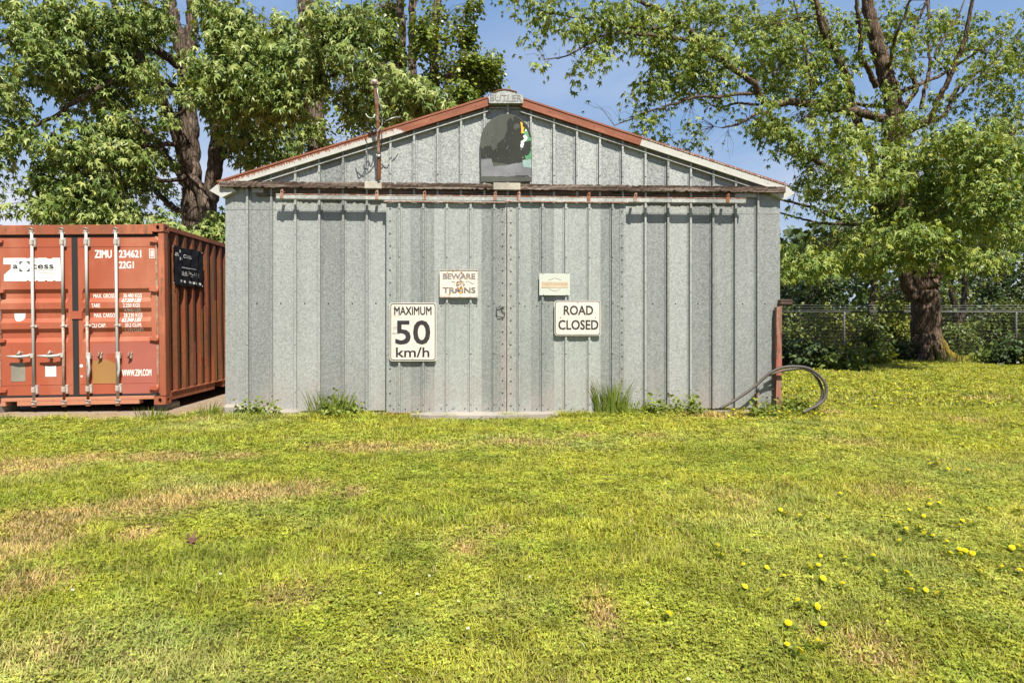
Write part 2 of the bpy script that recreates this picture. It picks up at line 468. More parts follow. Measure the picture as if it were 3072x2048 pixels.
    def build(s, name, parent=None, M4=None, loc=None, rot=None):
        me = bpy.data.meshes.new(name)
        me.from_pydata(s.v, [], s.f)
        for q in s.mats: me.materials.append(M[q])
        me.polygons.foreach_set('material_index', s.mi)
        me.polygons.foreach_set('use_smooth', s.sm)
        me.update()
        o = bpy.data.objects.new(name, me); COL.objects.link(o)
        if parent: o.parent = parent
        if loc is not None: o.location = loc
        if rot is not None: o.rotation_euler = rot
        if M4 is not None: o.matrix_basis = M4
        return o

def tube_arrays(pts, rad, n):
    k = len(pts)
    tg = np.gradient(pts, axis=0)
    tg /= np.linalg.norm(tg, axis=1, keepdims=True) + 1e-9
    ref = np.array([0.0, 0, 1]) if abs(tg[0, 2]) < 0.9 else np.array([1.0, 0, 0])
    V = np.empty((k, n, 3))
    u = np.cross(tg[0], ref); u /= np.linalg.norm(u)
    ang = np.arange(n) * 2 * np.pi / n
    for i in range(k):
        u = u - tg[i] * np.dot(u, tg[i]); u /= np.linalg.norm(u) + 1e-9
        b = np.cross(tg[i], u)
        V[i] = pts[i] + rad[i] * (np.cos(ang)[:, None] * u + np.sin(ang)[:, None] * b)
    i, j = np.meshgrid(np.arange(k - 1), np.arange(n), indexing='ij')
    i, j = i.ravel(), j.ravel(); j2 = (j + 1) % n
    return V.reshape(-1, 3), np.stack([i * n + j, i * n + j2, (i + 1) * n + j2, (i + 1) * n + j], 1)

def np_mesh(name, V, Fc, mat, parent=None, smooth=False, col=None):
    """fast mesh from arrays; Fc is an (m, k) array of k-gons or a list of such arrays"""
    Fs = Fc if isinstance(Fc, list) else [Fc]
    me = bpy.data.meshes.new(name)
    nl = sum(f.size for f in Fs); nf = sum(len(f) for f in Fs)
    me.vertices.add(len(V)); me.vertices.foreach_set('co', np.asarray(V, np.float32).ravel())
    me.loops.add(nl); me.polygons.add(nf)
    me.loops.foreach_set('vertex_index', np.concatenate([f.ravel() for f in Fs]).astype(np.int32))
    tot = np.concatenate([np.full(len(f), f.shape[1]) for f in Fs])
    me.polygons.foreach_set('loop_start', (np.cumsum(tot) - tot).astype(np.int32))
    me.polygons.foreach_set('use_smooth', np.full(nf, smooth))
    me.update(calc_edges=True)
    if col is not None:
        a = me.color_attributes.new('Col', 'FLOAT_COLOR', 'POINT')
        a.data.foreach_set('color', np.concatenate([col, np.ones((len(col), 1))], 1).astype(np.float32).ravel())
    me.materials.append(M[mat])
    o = bpy.data.objects.new(name, me); COL.objects.link(o)
    if parent: o.parent = parent
    return o

def tag(o, label=None, cat=None, group=None, kind=None):
    for k, v in (('label', label), ('category', cat), ('group', group), ('kind', kind)):
        if v: o[k] = v
    return o
def empty(name, loc, label, cat, group=None, M4=None):
    o = bpy.data.objects.new(name, None); COL.objects.link(o)
    o.empty_display_size = 0.2
    if M4 is not None: o.matrix_world = M4
    else: o.location = loc
    return tag(o, label, cat, group)

# ---------------------------------------------------------------- measuring aids: photo pixel -> point on a plane of the place
class Frame:
    def __init__(s, o, yaw, roll=0.0):
        s.M = Matrix.Translation(Vector(o)) @ Matrix.Rotation(yaw, 4, 'Z') @ Matrix.Rotation(-roll, 4, 'Y')
        s.I = s.M.inverted()
    def at(s, u, v, c=0.0, axis=1):
        """local point where the sight line through (u, v) meets the local plane axis = c"""
        o = s.I @ Vector((0, 0, H)); d = s.I.to_3x3() @ Vector(((u - CX) / F, 1, (HV - v) / F))
        return o + d * ((c - o[axis]) / d[axis])
    def xz(s, u, v, c=0.0):
        p = s.at(u, v, c); return p.x, p.z
def ground(u, v, z=0.0):
    Y = (H - z) * F / (v - HV)
    return (u - CX) * Y / F, Y
def P3(u, v, Y): return np.array([(u - CX) * Y / F, Y, H + (HV - v) * Y / F])
dL = 7.315 / math.sqrt(((2340 - CX) * 1.0436 / F + (CX - 676) / F) ** 2 + 0.0436 ** 2)
TH = math.atan2(0.0436 * dL, ((2340 - CX) * 1.0436 + (CX - 676)) / F * dL)
SH = Frame(((676 - CX) / F * dL, dL, 0), TH)
dC = F / 208.8
CO = Frame(((497 - CX) / F * dC, dC, H - (1212 - HV) / 208.8), R(3.2), R(0.75))

# ---------------------------------------------------------------- ground
def gz(X, Y):
    """height of the ground: level lawn that falls a little towards the container yard"""
    s_ = lambda t_: np.clip(t_, 0, 1) ** 2 * (3 - 2 * np.clip(t_, 0, 1))
    return -.075 * s_((-3.3 - np.asarray(X, float)) / 1.6) * s_((np.asarray(Y, float) - 5.0) / 3.2) * s_((40 - np.asarray(Y, float)) / 12)
gx = np.concatenate([[-400, -120], np.linspace(-40, -8, 17), np.linspace(-7.5, 0, 31), [40, 120, 400]])
gy_ = np.concatenate([[-60, -10, 0], np.linspace(4.5, 9, 19), np.linspace(10, 44, 18), [80, 200, 700]])
mb = MB(); nx = len(gx)
mb.add([(x, y, float(gz(x, y))) for y in gy_ for x in gx], [(j * nx + i, j * nx + i + 1, (j + 1) * nx + i + 1, (j + 1) * nx + i) for j in range(len(gy_) - 1) for i in range(nx - 1)], 'lawn_soil')
tag(mb.build('ground'), kind='structure')
# gravel yard under and around the container, ragged edge towards the lawn
ed = []
for x in np.linspace(-30, -3.4, 90):
    y = 8.45 + 0.10 * math.sin(x * 1.7) + 0.06 * math.sin(x * 5.1 + 1) + 0.035 * math.sin(x * 13) + (1.15 * max(0, (x + 5.2) / 1.8) ** 1.5)
    ed.append((x, y))
mb = MB(); P = []
rows = [0, .35, .8, 1.5, 3, 6, 10, 15.5]
for r_ in rows: P += [(x, y + r_ if r_ < 15 else 24, float(gz(x, y + r_)) + .006) for x, y in ed]
K = len(ed)
mb.add(P, [(j * K + i, j * K + i + 1, (j + 1) * K + i + 1, (j + 1) * K + i) for j in range(len(rows) - 1) for i in range(K - 1)], 'gravel')
tag(mb.build('gravel_yard'), kind='structure')
def gravel_edge(x): return 8.45 + 0.10 * np.sin(x * 1.7) + 0.06 * np.sin(x * 5.1 + 1) + 0.035 * np.sin(x * 13) + 1.15 * np.maximum(0, (x + 5.2) / 1.8) ** 1.5

# ---------------------------------------------------------------- shed
W, DEP = 7.315, 7.3
shed = empty('metal_shed', None, 'grey galvanized metal shed with low gable and rusty roof trim', 'shed', M4=SH.M)
za, zb = SH.xz(657, 540, -0.125)[1], 0.065
apx = SH.xz(1515, 300, -0.1)[0]
top_e = SH.xz(700, 540, -0.1)[1] - 0.03
top_r = SH.xz(1515, 285, -0.1)[1] - 0.03
ex0, ex1 = SH.xz(649, 542, -0.1)[0], SH.xz(2351, 549, -0.1)[0]
rz0, rz1 = SH.xz(1463, 290, -0.1), SH.xz(1567, 293, -0.1)
eL, eR = SH.xz(649, 544, -0.1), SH.xz(2362, 553, -0.1)
sL = (rz0[1] - eL[1]) / (rz0[0] - eL[0]); sR = (rz1[1] - eR[1]) / (eR[0] - rz1[0])
def roof_z(x):
    return min(eL[1] + sL * (x - eL[0]), eR[1] + sR * (eR[0] - x), rz0[1] + 0.03)
def rib_profile(x0, x1, xs, d=0.048, step=0.009):
    pr = [(x0, 0.0)]
    for x in xs:
        pr += [(x - .040, 0), (x - .034, -step), (x - .017, -step), (x - .0125, -d), (x + .0125, -d), (x + .017, -step), (x + .034, -step), (x + .040, 0)]
    return pr + [(x1, 0.0)]
ribs = [SH.xz(745, 900)[0] + 0.3048 * k for k in range(-0, 23)]
ribs = [x for x in ribs if 0.06 < x < W - 0.06]
pr = []
for a, b in zip(rib_profile(0, W, ribs), rib_profile(0, W, ribs)[1:]):
    pr.append(a)
    for xm in (rz0[0], rz1[0]):
        if a[0] < xm < b[0]: pr.append((xm, a[1] + (b[1] - a[1]) * (xm - a[0]) / (b[0] - a[0])))
pr.append((W, 0.0))
mb = MB()
n = len(pr)
zm = 2.70                                          # lapped sheets: lower course and gable course
mb.add([(x, y, zb) for x, y in pr] + [(x, y, zm) for x, y in pr], [(i, i + 1, n + i + 1, n + i) for i in range(n - 1)], 'galvanized')
mb.add([(x, y - 0.003, zm - 0.035) for x, y in pr] + [(x, y - 0.003, max(zm + .01, roof_z(x) - 0.05)) for x, y in pr], [(i, i + 1, n + i + 1, n + i) for i in range(n - 1)], 'galvanized')
for k, x in enumerate(ribs):
    for z in ([0.32, 0.93, 1.62, 2.35] if k % 2 == 0 else [0.32, 1.62]):
        if not (2.2 < x < 5.2): mb.dome((x, -0.048, z), 0.010, 'zinc')
    if not (2.2 < x < 5.2): mb.dome((x + 0.11, 0, 1.36 + 0.1), 0.011, 'bolt_dark')
    if roof_z(x) > 3.25: mb.dome((x, -0.051, 3.14), 0.010, 'bolt_dark')
mb.build('front_wall', shed)
for nm, x, sgn in (('side_wall', 0.002, -1), ('side_wall', W - 0.002, 1)):
    mb = MB(); q = rib_profile(0.0, DEP, [0.25 + 0.3048 * k for k in range(23)])
    P = [(x - sgn * d, y, zb) for y, d in q] + [(x - sgn * d, y, 2.93) for y, d in q]
    n = len(q)
    mb.add(P, [(i + 1, i, n + i, n + i + 1) if sgn < 0 else (i, i + 1, n + i + 1, n + i) for i in range(n - 1)], 'galvanized')
    mb.build(nm, shed)
mb = MB(); mb.prism([(0.01, zb), (W - .01, zb), (W - .01, 2.95), (apx, rz0[1] - .05), (0.01, 2.95)], DEP - 0.02, DEP, 'galvanized'); mb.build('back_wall', shed)
mb = MB(); mb.box(0.03, W - 0.03, 0.02, 0.2, -0.1, zb - 0.004, 'concrete', 0.006)
for x, wd, hh in ((0.18, 0.55, 0.13), (0.62, 0.35, 0.09), (0.0, .22, .16)): mb.box(x, x + wd, -0.10, 0.016, -0.05, hh, 'concrete', 0.03)
mb.build('footing', shed)
# roof sheets with standing ribs along the slope
for a, b, s_ in (((-0.14, eL[1] - 0.14 * sL + 0.02), (apx, rz0[1] + 0.05), 1), ((apx, rz0[1] + 0.05), (W + 0.14, eR[1] - 0.02), -1)):
    mb = MB(); P = []
    ys = rib_profile(-0.07, DEP + 0.1, [0.25 + 0.3048 * k for k in range(23)])
    for (x, z) in (a, b): P += [(x, y, z - d) for y, d in ys]
    n = len(ys)
    mb.add(P, [(i, i + 1, n + i + 1, n + i) for i in range(n - 1)], 'rust_steel' if s_ > 0 else 'galvanized')
    mb.build('roof_panel', shed)
# rake trim (local X along the slope, local Z across the face)
def trim(p, q, name_mat, full, hgt, order):
    ln = math.hypot(q[0] - p[0], q[1] - p[1]); an = math.atan2(q[1] - p[1], q[0] - p[0])
    rake(name_mat, full[0], full[1], hgt * 0.55 if order == 0 else hgt * 0.86)
    mb = MB()
    x = np.linspace(0, ln, 60); z1 = np.full(60, hgt)
    mb.prism([(0.0, 0.0), (ln, 0.0), (ln, hgt), (0.0, hgt)], -0.085, 0.05, name_mat)
    mb.box(0.0, ln, -0.093, -0.084, hgt - 0.014, hgt + 0.008, name_mat)
    mb.box(0.0, ln, -0.092, -0.084, -0.006, 0.008, name_mat)
    mb.box(0.25 if order == 0 else .02, ln - (.02 if order == 0 else .3), -0.058, -0.0, -0.066, -0.054, 'galvanized_pale')
    for f in np.arange(0.4, ln, 0.61): mb.dome((f, -0.086, hgt * .45), 0.008, name_mat)
    mb.build('rake_trim', shed, loc=(p[0] + math.sin(an) * hgt, 0, p[1] - math.cos(an) * hgt), rot=(0, -an, 0))
hg = 0.106
trim(eL, rz0, 'rake_paint_left', ((SH.xz(1190, 400, -0.1)[0] - eL[0]) * 1.05, 9), hg, 0)
trim(rz1, eR, 'rake_paint_right', (-1.0, (SH.xz(1925, 400, -0.1)[0] - rz1[0]) * 1.052), hg, 1)
# ridge end cap with stamped maker's lettering
cz0 = SH.xz(1515, 309, -0.115)[1]
px = [SH.xz(u, v, -0.115) for u, v in ((1467, 310), (1569, 310), (1570, 288), (1551, 279), (1530, 273), (1513, 271), (1495, 274), (1480, 281), (1465, 288))]
mb = MB(); mb.prism(px, -0.119, 0.02, 'galvanized_pale')
mb.prism([(x, z + 0.004) for x, z in px[3:8]] + [(x, z + 0.016) for x, z in px[3:8]][::-1], -0.128, 7.2, 'rust_steel')
x0, z0 = SH.xz(1470, 304, -0.12); x1, z1 = SH.xz(1566, 286, -0.12)
mb.text('BUTLER', x0, x1, z0, z1, -0.1215, 'stamp_grey', 0.0)
mb.box(px[0][0], px[1][0], -0.034, -0.006, cz0 - 0.046, cz0 - 0.034, 'galvanized_pale')
mb.build('ridge_cap', shed)
# eave trim: boxed metal gutter ends at both eaves
for sgn, x, e in ((-1, 0.0, eL), (1, W, eR)):
    g = lambda dx, z: (x + sgn * dx, z)
    poly = [g(0.17, e[1] - 0.115), g(0.015, e[1] - 0.20), g(-0.16, e[1] - 0.11), g(-0.02, e[1] + 0.0), g(0.03, e[1] + 0.005)]
    if sgn < 0: poly = [poly[0]] + poly[:0:-1] if False else poly
    mb = MB(); pp = poly if sgn < 0 else poly[::-1]
    mb.prism(pp, -0.075, DEP + 0.05, 'eave_paint')
    mb.build('eave_trim', shed)
# concrete apron at the doors
mb = MB()
ax0, ax1 = SH.xz(1290, 1250, -0.3)[0], SH.xz(1672, 1250, -0.3)[0]
poly = [(ax0, -0.42), (ax0 + .5, -0.47), (ax1 - .4, -0.44), (ax1, -0.36), (ax1, -0.02), (ax0 - .2, -0.02), (ax0 - .25, -0.30)]
n = len(poly)
mb.add([(x, y, 0.055) for x, y in poly] + [(x, y, -0.05) for x, y in poly], [list(range(n))] + [[i, n + i, n + (i + 1) % n, (i + 1) % n] for i in range(n)], 'concrete')
mb.build('door_sill', shed)
# timber header, its backing board and the metal joint plates
bz0, bz1 = za - 0.092, za + 0.0
bx0, bx1 = SH.xz(657, 545, -0.125)[0], SH.xz(2358, 560, -0.125)[0]
mb = MB()
K = 260
xs = np.linspace(bx0, bx1, K)
lo = bz0 + 0.010 * rng.random(K) + np.where(rng.random(K) > 0.82, 0.022 * rng.random(K), 0)
hi = bz1 - 0.006 * rng.random(K) - np.where(rng.random(K) > 0.9, 0.018 * rng.random(K), 0)
md = (bz0 + bz1) / 2 + 0.012 * np.sin(xs * 3) + 0.006 * rng.random(K)
fy = -0.125 + 0.010 * rng.random(K); my = -0.125 + 0.016 * rng.random(K)
P = []
for r_ in ((np.full(K, -0.048), lo + 0.0), (fy, lo + .004), (my, md), (fy + .004, hi - .004), (np.full(K, -0.048), hi)):
    P += list(zip(xs, r_[0], r_[1]))
mb.add(P, [[a * K + i, a * K + i + 1, (a + 1) * K + i + 1, (a + 1) * K + i] for a in range(4) for i in range(K - 1)], 'weathered_wood')
for i, flip in ((0, False), (K - 1, True)):
    f = [a * K + i for a in range(5)]; mb.add([P[j] for j in f], [list(range(5)) if flip else list(range(4, -1, -1))], 'weathered_wood')
beam = mb.build('timber_header', shed)
mb = MB(); mb.box(SH.xz(770, 570, -.03)[0], SH.xz(2230, 580, -.03)[0], -0.047, -0.004, bz0 - 0.085, bz1 - 0.01, 'backing_wood')
for u0, u1 in ((755, 790), (2205, 2270)): mb.box(SH.xz(u0, 570, -.05)[0], SH.xz(u1, 570, -.05)[0], -0.052, -0.048 + .001, bz0 - 0.05, bz0 + .02, 'galvanized_pale')
mb.build('backing_board', shed)
for u0, u1 in ((1094, 1146), (1480, 1561)):
    mb = MB(); a, b = SH.xz(u0, 550, -.11)[0], SH.xz(u1, 550, -.11)[0]
    mb.box(a, b, -0.130, -0.06, bz0 + 0.004, bz1 + 0.002, 'cream_paint', 0.004); mb.build('joint_plate', beam)
# sliding-door track and its hangers
tz0, tz1 = SH.xz(836, 597, -0.166)[1], SH.xz(836, 581.6, -0.166)[1]
tx0, tx1 = SH.xz(828, 590, -0.16)[0], SH.xz(2238, 600, -0.16)[0]
mb = MB(); mb.box(tx0, tx1, -0.166, -0.125, tz0, tz1, 'galvanized_pale', 0.006)
mb.box(tx0, tx1, -0.170, -0.16, tz1 - .008, tz1 + .003, 'rod_rusty')
track = mb.build('door_track', shed)
for u in (845, 1130, 1273, 1485, 1556, 1766, 1906, 2183):
    x = SH.xz(u, 585, -0.17)[0]; mb = MB()
    mb.box(x - .022, x + .022, -0.178, -0.171, tz0 + .004, tz1 + .004, 'bracket_rust', 0.002)
    mb.prism([(x - .016, tz1 + .004), (x + .022, tz1 + .004), (x + .022, tz1 + .05), (x + .014, tz1 + .062), (x - .010, tz1 + .048)], -0.178, -0.170, 'bracket_rust')
    mb.box(x - .016, x + .020, -0.170, -0.10, tz1 + .030, tz1 + .040, 'bracket_rust')
    mb.dome((x + .002, -0.178, tz1 + .028), 0.011, 'dark_hole')
    mb.build('track_bracket', track)
# ---- the two sliding doors
DY = -0.13
def door(u0, u1, rib_u, edge_u, dirty):
    x0, x1 = SH.xz(u0, 900, DY)[0], SH.xz(u1, 900, DY)[0]
    zt, z0_ = SH.xz((u0 + u1) / 2, 610, DY)[1], SH.xz((u0 + u1) / 2, 1236, DY)[1]
    xs = [SH.xz(u, 900, DY - .03)[0] for u in rib_u]
    e = empty('sliding_door', (0, 0, 0), None, None); e.parent = shed; e.location = (x0, DY, z0_)
    mb = MB(); q = rib_profile(x0, x1, xs, 0.038); n = len(q)
    h = zt - z0_
    mb.add([(x - x0, y, 0) for x, y in q] + [(x - x0, y, h) for x, y in q], [(i, i + 1, n + i + 1, n + i) for i in range(n - 1)], 'galvanized_door')
    mb.box(0.0, x1 - x0, 0.004, 0.04, 0.0, h, 'galvanized')
    for x in xs:
        for z in (0.10, h * .28, h * .52, h * .74, h - 0.08): mb.dome((x - x0, -0.038, z), 0.009, 'bolt_dark')
        for k in (-1, 1): mb.dome((x - x0 + k * 0.075, 0, 0.045), 0.010, 'bolt_dark')
        for k in (-1, 1): mb.dome((x - x0 + k * 0.075, 0, h * 0.508), 0.009, 'bolt_dark')
        mb.add([(x - x0 - .012, -.039, h - .03), (x - x0 + .012, -.039, h - .03), (x - x0 + .014, -.010, h + .004), (x - x0 - .014, -.010, h + .004)], [(0, 1, 2, 3)], 'white_paint_and_lit_ends')  # sunlit look of the rib ends put in as white colour
    for z in np.arange(0.09, h - 0.04, 0.158):
        mb.dome((0.045, -0.006, z), 0.012, 'bolt_dark'); mb.dome((x1 - x0 - 0.045, -0.006, z), 0.012, 'bolt_dark')
    # flat edge strips, proud of the sheet
    mb.box(-0.004, 0.075, -0.006, 0.003, 0.0, h, 'galvanized_door' if edge_u else 'galvanized_seam'); mb.box(x1 - x0 - 0.075, x1 - x0 + .004, -0.006, 0.003, 0.0, h, 'galvanized_seam' if edge_u else 'galvanized_door')
    p = mb.build('panel', e)
    mb = MB(); mb.box(-0.03, x1 - x0 - 0.006 if edge_u else x1 - x0 + .03, -0.045, 0.0, h + 0.006, h + 0.024, 'galvanized_pale')
    mb.box(-0.03, x1 - x0 - 0.006 if edge_u else x1 - x0 + .03, -0.048, -0.045, h + .003, h + 0.014, 'rod_rusty')
    mb.build('top_channel', e)
    mb = MB(); mb.box(0.0, x1 - x0 - .01, -0.018, 0.0, -0.014, -0.001, 'rod_rusty'); mb.build('bottom_rail', e)
    return e, x0, z0_
dl, dlx, dlz = door(1160, 1518, (1198, 1270, 1341, 1412, 1482.5), True, 1)
dr, drx, drz = door(1522, 1876, (1558, 1628, 1698, 1768, 1838), False, 0)
# bent-rod pull on the left leaf
mb = MB(); q = [SH.at(u, v, DY - .02) for u, v in ((1513, 921), (1490, 922), (1489, 940), (1491, 949), (1503, 951), (1513, 948), (1515, 938), (1506, 932), (1505, 923))]
mb.tube([(p.x - dlx, p.y - DY, p.z - dlz) for p in q], 0.006, 'wire_black', 6); mb.build('door_pull', dl)

# ---------------------------------------------------------------- signs
def rrect(x0, x1, z0, z1, r, n=5):
    P = []
    for cx, cz, a in ((x1 - r, z0 + r, -90), (x1 - r, z1 - r, 0), (x0 + r, z1 - r, 90), (x0 + r, z0 + r, 180)):
        for k in range(n + 1):
            t_ = R(a + 90 * k / n); P.append((cx + r * math.cos(t_), cz + r * math.sin(t_)))
    return P
def ring(mb, A, B, y, mat):
    n = len(A); mb.add([(x, y, z) for x, z in A] + [(x, y, z) for x, z in B], [(i, (i + 1) % n, n + (i + 1) % n, n + i) for i in range(n)], mat)
SY = DY - 0.052
def sign(name, px, label, cat, mat, r):
    """px = u0, v0, u1, v1 of the plate; returns the thing, a pixel->local map"""
    u0, v0, u1, v1 = px
    a, b = SH.at(u0, v0, SY), SH.at(u1, v1, SY)
    x0, x1, z0, z1 = 0, b.x - a.x, 0, a.z - b.z
    M4 = SH.M @ Matrix.Translation((a.x, SY, b.z))
    def loc(u, v): return SH.at(u, v, SY).x - a.x, SH.at(u, v, SY).z - b.z
    mb = MB(); mb.prism(rrect(x0, x1, z0, z1, r), 0.0, 0.004, mat)
    return mb, M4, loc, (x1, z1)
def spx(p): return [1100 + p[0] * .4592, 560 + p[1] * .4592, 1100 + p[2] * .4592, 560 + p[3] * .4592]
def put(mb, loc, body, box, mat, bold=0.0, shear=0.0):
    q = spx(box); x0, z1 = loc(q[0], q[1]); x1, z0 = loc(q[2], q[3]); mb.text(body, x0, x1, z0, z1, -0.0015, mat, bold, shear)
mb, M4, loc, (sx, sz) = sign('s', spx((150, 757, 455, 1138)), '', '', 'sign_white', 0.035)
ring(mb, rrect(.010, sx - .010, .010, sz - .010, .03), rrect(.020, sx - .020, .020, sz - .020, .024), -0.0012, 'ink_black')
put(mb, loc, 'MAXIMUM', (180, 783, 424, 838), 'ink_black', 0.022)
put(mb, loc, '50', (187, 872, 416, 1030), 'ink_black', 0.022)
put(mb, loc, 'km/h', (191, 1048, 410, 1113), 'ink_black', 0.022)
for p in ((298, 790), (298, 1120)): x, z = loc(*spx((*p, 0, 0))[:2]); mb.dome((x, 0, z), .008, 'zinc')
for k in range(26):                                # scratches in the sheeting at the left edge
    z = sz * (0.45 + 0.5 * rng.random()); x = 0.03 + .02 * rng.random(); l_ = 0.02 + 0.10 * rng.random() ** 2
    mb.box(x, x + l_, -0.0011, -0.0004, z, z + 0.0022, 'ink_faded')
tag(mb.build('speed_limit_sign', M4=M4), 'tall white speed limit sign reading MAXIMUM 50 km/h on the shed door', 'sign')
mb, M4, loc, (sx, sz) = sign('s', spx((1228, 742, 1530, 972)), '', '', 'sign_white', 0.035)
ring(mb, rrect(.008, sx - .008, .008, sz - .008, .03), rrect(.017, sx - .017, .017, sz - .017, .024), -0.0012, 'ink_brown')
put(mb, loc, 'ROAD', (1287, 776, 1480, 838), 'ink_brown', 0.026)
put(mb, loc, 'CLOSED', (1252, 870, 1514, 934), 'ink_brown', 0.026)
for p in ((1266, 855), (1496, 855), (1380, 757)): x, z = loc(*spx((*p, 0, 0))[:2]); mb.dome((x, 0, z), .008, 'bolt_dark')
tag(mb.build('road_closed_sign', M4=M4), 'white ROAD CLOSED sign with black border on the right shed door', 'sign')
mb, M4, loc, (sx, sz) = sign('s', spx((478, 543, 727, 720)), '', '', 'sign_enamel', 0.004)
for a, b, c, d in ((-.003, sx + .003, -.008, .006), (-.003, sx + .003, sz - .006, sz + .006), (-.004, .004, .006, sz - .006), (sx - .004, sx + .004, .006, sz - .006)):
    mb.box(a, b, -0.007, 0.014, c, d, 'lock_box')
put(mb, loc, 'BEWARE', (497, 566, 710, 606), 'ink_faded', 0.05)
put(mb, loc, 'OF', (584, 620, 636, 642), 'ink_faded', 0.02)
put(mb, loc, 'TRAINS', (497, 656, 711, 697), 'ink_faded', 0.05)
for a, b in (((555, 620), (577, 622)), ((648, 622), (664, 616)), ((664, 616), (690, 634)), ((690, 634), (700, 628))):
    p, q = loc(*spx((*a, 0, 0))[:2]), loc(*spx((*b, 0, 0))[:2]); mb.tube([(p[0], -.001, p[1]), (q[0], -.001, q[1])], .004, 'ink_faded', 5)
for k in range(34):                                # chipped enamel with rust round the middle
    x, z, r_ = sx * (0.56 + 0.085 * rng.normal()), sz * (0.5 + 0.24 * rng.normal()), 0.004 + 0.011 * rng.random() ** 2
    if .02 < z < sz - .02: mb.disc(x, z, r_, -0.0022 - 0.0001 * k, ('rust_steel', 'board_yellow', 'ink_faded')[(k * 7) % 5 % 3], 7)
for a in (.018, sx - .018):
    for b in (.018, sz - .018): mb.dome((a, 0, b), .006, 'bolt_dark')
tag(mb.build('warning_sign', M4=M4), 'rusty white enamel sign reading BEWARE OF TRAINS on the left shed door', 'sign')
mb, M4, loc, (sx, sz) = sign('s', spx((1128, 566, 1328, 709)), '', '', 'sign_pale', 0.004)
hp = lambda P: [loc(1600 + x * .06378, 800 + y * .06378) for x, y in P]
mb.add([(x, -.0010, z) for x, z in hp(((380, 990), (1635, 990), (1635, 735), (380, 735)))], [(0, 1, 2, 3)], 'sign_tan')
x0, z0 = hp(((425, 890),))[0]; x1, z1 = hp(((1600, 765),))[0]
mb.text('HARLEY-DAVIDSON', x0, x1, z0, z1, -0.0016, 'sign_grey', 0.02)
for pts in (((700, 640), (740, 600), (870, 585), (985, 520), (1130, 560), (1260, 605), (1290, 640)), ((740, 650), (740, 725)), ((1262, 650), (1262, 725)), ((380, 725), (1635, 725)), ((380, 945), (1635, 945)),
            ((720, 1020), (870, 1100), (1000, 1135), (1130, 1105), (1280, 1030)), ((380, 985), (1635, 985))):
    q = hp(pts); mb.tube([(x, -.0008, z) for x, z in q], .0028, 'sign_grey' if len(pts) > 2 else 'sign_tan', 4)
for u, v in ((450, 340), (1568, 320), (475, 1320), (1568, 1320)): x, z = hp(((u, v),))[0]; mb.dome((x, -.0005, z), .006, 'bolt_dark')
tag(mb.build('emblem_sign', M4=M4), 'small pale green sign with faded orange bar and shield emblem', 'sign')

# ---------------------------------------------------------------- arched painted board in the gable
BY = -0.055
bp = lambda x, y: SH.xz(1400 + x * .2041, 250 + y * .2041, BY)
out_ = [(205, 1455), (960, 1445), (960, 930)] + [(960 - 4, 800), (940, 720), (890, 610), (800, 520), (700, 465), (600, 448), (500, 455), (400, 500), (300, 590), (235, 690), (205, 800), (197, 920)]
o0 = bp(205, 1455)
T = lambda P: [(a - o0[0], b - o0[1]) for a, b in (bp(*p) for p in P)]
mb = MB(); mb.prism(T(out_), 0.0, 0.006, 'board_mid')
def patch(P, y, mat):
    """flake of paint with a ragged outline"""
    Q = []
    for (a, b), (c, d) in zip(P, P[1:] + P[:1]):
        n = max(1, int(math.hypot(c - a, d - b) / 14))
        for k in range(n):
            f = k / n; j = 0 if k == 0 else 7
            Q.append((a + (c - a) * f + j * rng.normal() * .6, b + (d - b) * f + j * rng.normal() * .6))
    mb.add([(x, -y, z) for x, z in T(Q)], [list(range(len(Q)))], mat)
patch([(210, 1100), (200, 940), (250, 960), (260, 925), (330, 925), (350, 900), (385, 990), (445, 960), (450, 890), (540, 820), (590, 700), (600, 560), (640, 500), (680, 560), (700, 480), (790, 530), (880, 610), (930, 720), (945, 800), (950, 1000), (930, 1140), (640, 1190), (400, 1160)], .0012, 'board_dark')
patch([(690, 660), (700, 610), (740, 590), (780, 610), (770, 660), (710, 690)], .0024, 'board_mid')
patch([(212, 1120), (350, 1105), (385, 1190), (400, 1225), (640, 1195), (820, 1160), (830, 1230), (945, 1240), (950, 1385), (520, 1370), (215, 1370)], .0024, 'board_grey')
patch([(215, 1370), (520, 1370), (905, 1350), (950, 1440), (215, 1448)], .0024, 'board_mid')
patch([(830, 730), (870, 660), (905, 720), (930, 800), (952, 800), (952, 1120), (870, 1120), (850, 1060), (905, 1065), (940, 1000), (950, 850), (870, 860), (890, 810)], .0036, 'board_green')
patch([(820, 1130), (952, 1120), (952, 1245), (830, 1230)], .0036, 'board_teal')
patch([(785, 575), (805, 570), (825, 600), (820, 640), (850, 660), (835, 690), (855, 730), (805, 738), (800, 660)], .0048, 'board_yellow')
patch([(830, 775), (865, 760), (890, 790), (880, 830), (840, 870), (830, 945), (795, 950), (797, 860), (825, 840), (840, 825), (850, 805), (835, 800)], .0048, 'white_paint_and_lit_ends')
patch([(858, 690), (875, 680), (885, 700), (868, 712)], .0048, 'white_paint_and_lit_ends')
for x, y, r_ in ((265, 705, .006), (490, 750, .005), (675, 500, .005), (670, 737, .006), (590, 965, .007), (443, 995, .006), (635, 995, .005), (800, 975, .01), (825, 1095, .012), (625, 1100, .005), (460, 1110, .006), (795, 850, .003)):
    q = T([(x, y)])[0]; mb.disc(q[0], q[1], r_, -.006, 'board_grey', 8)
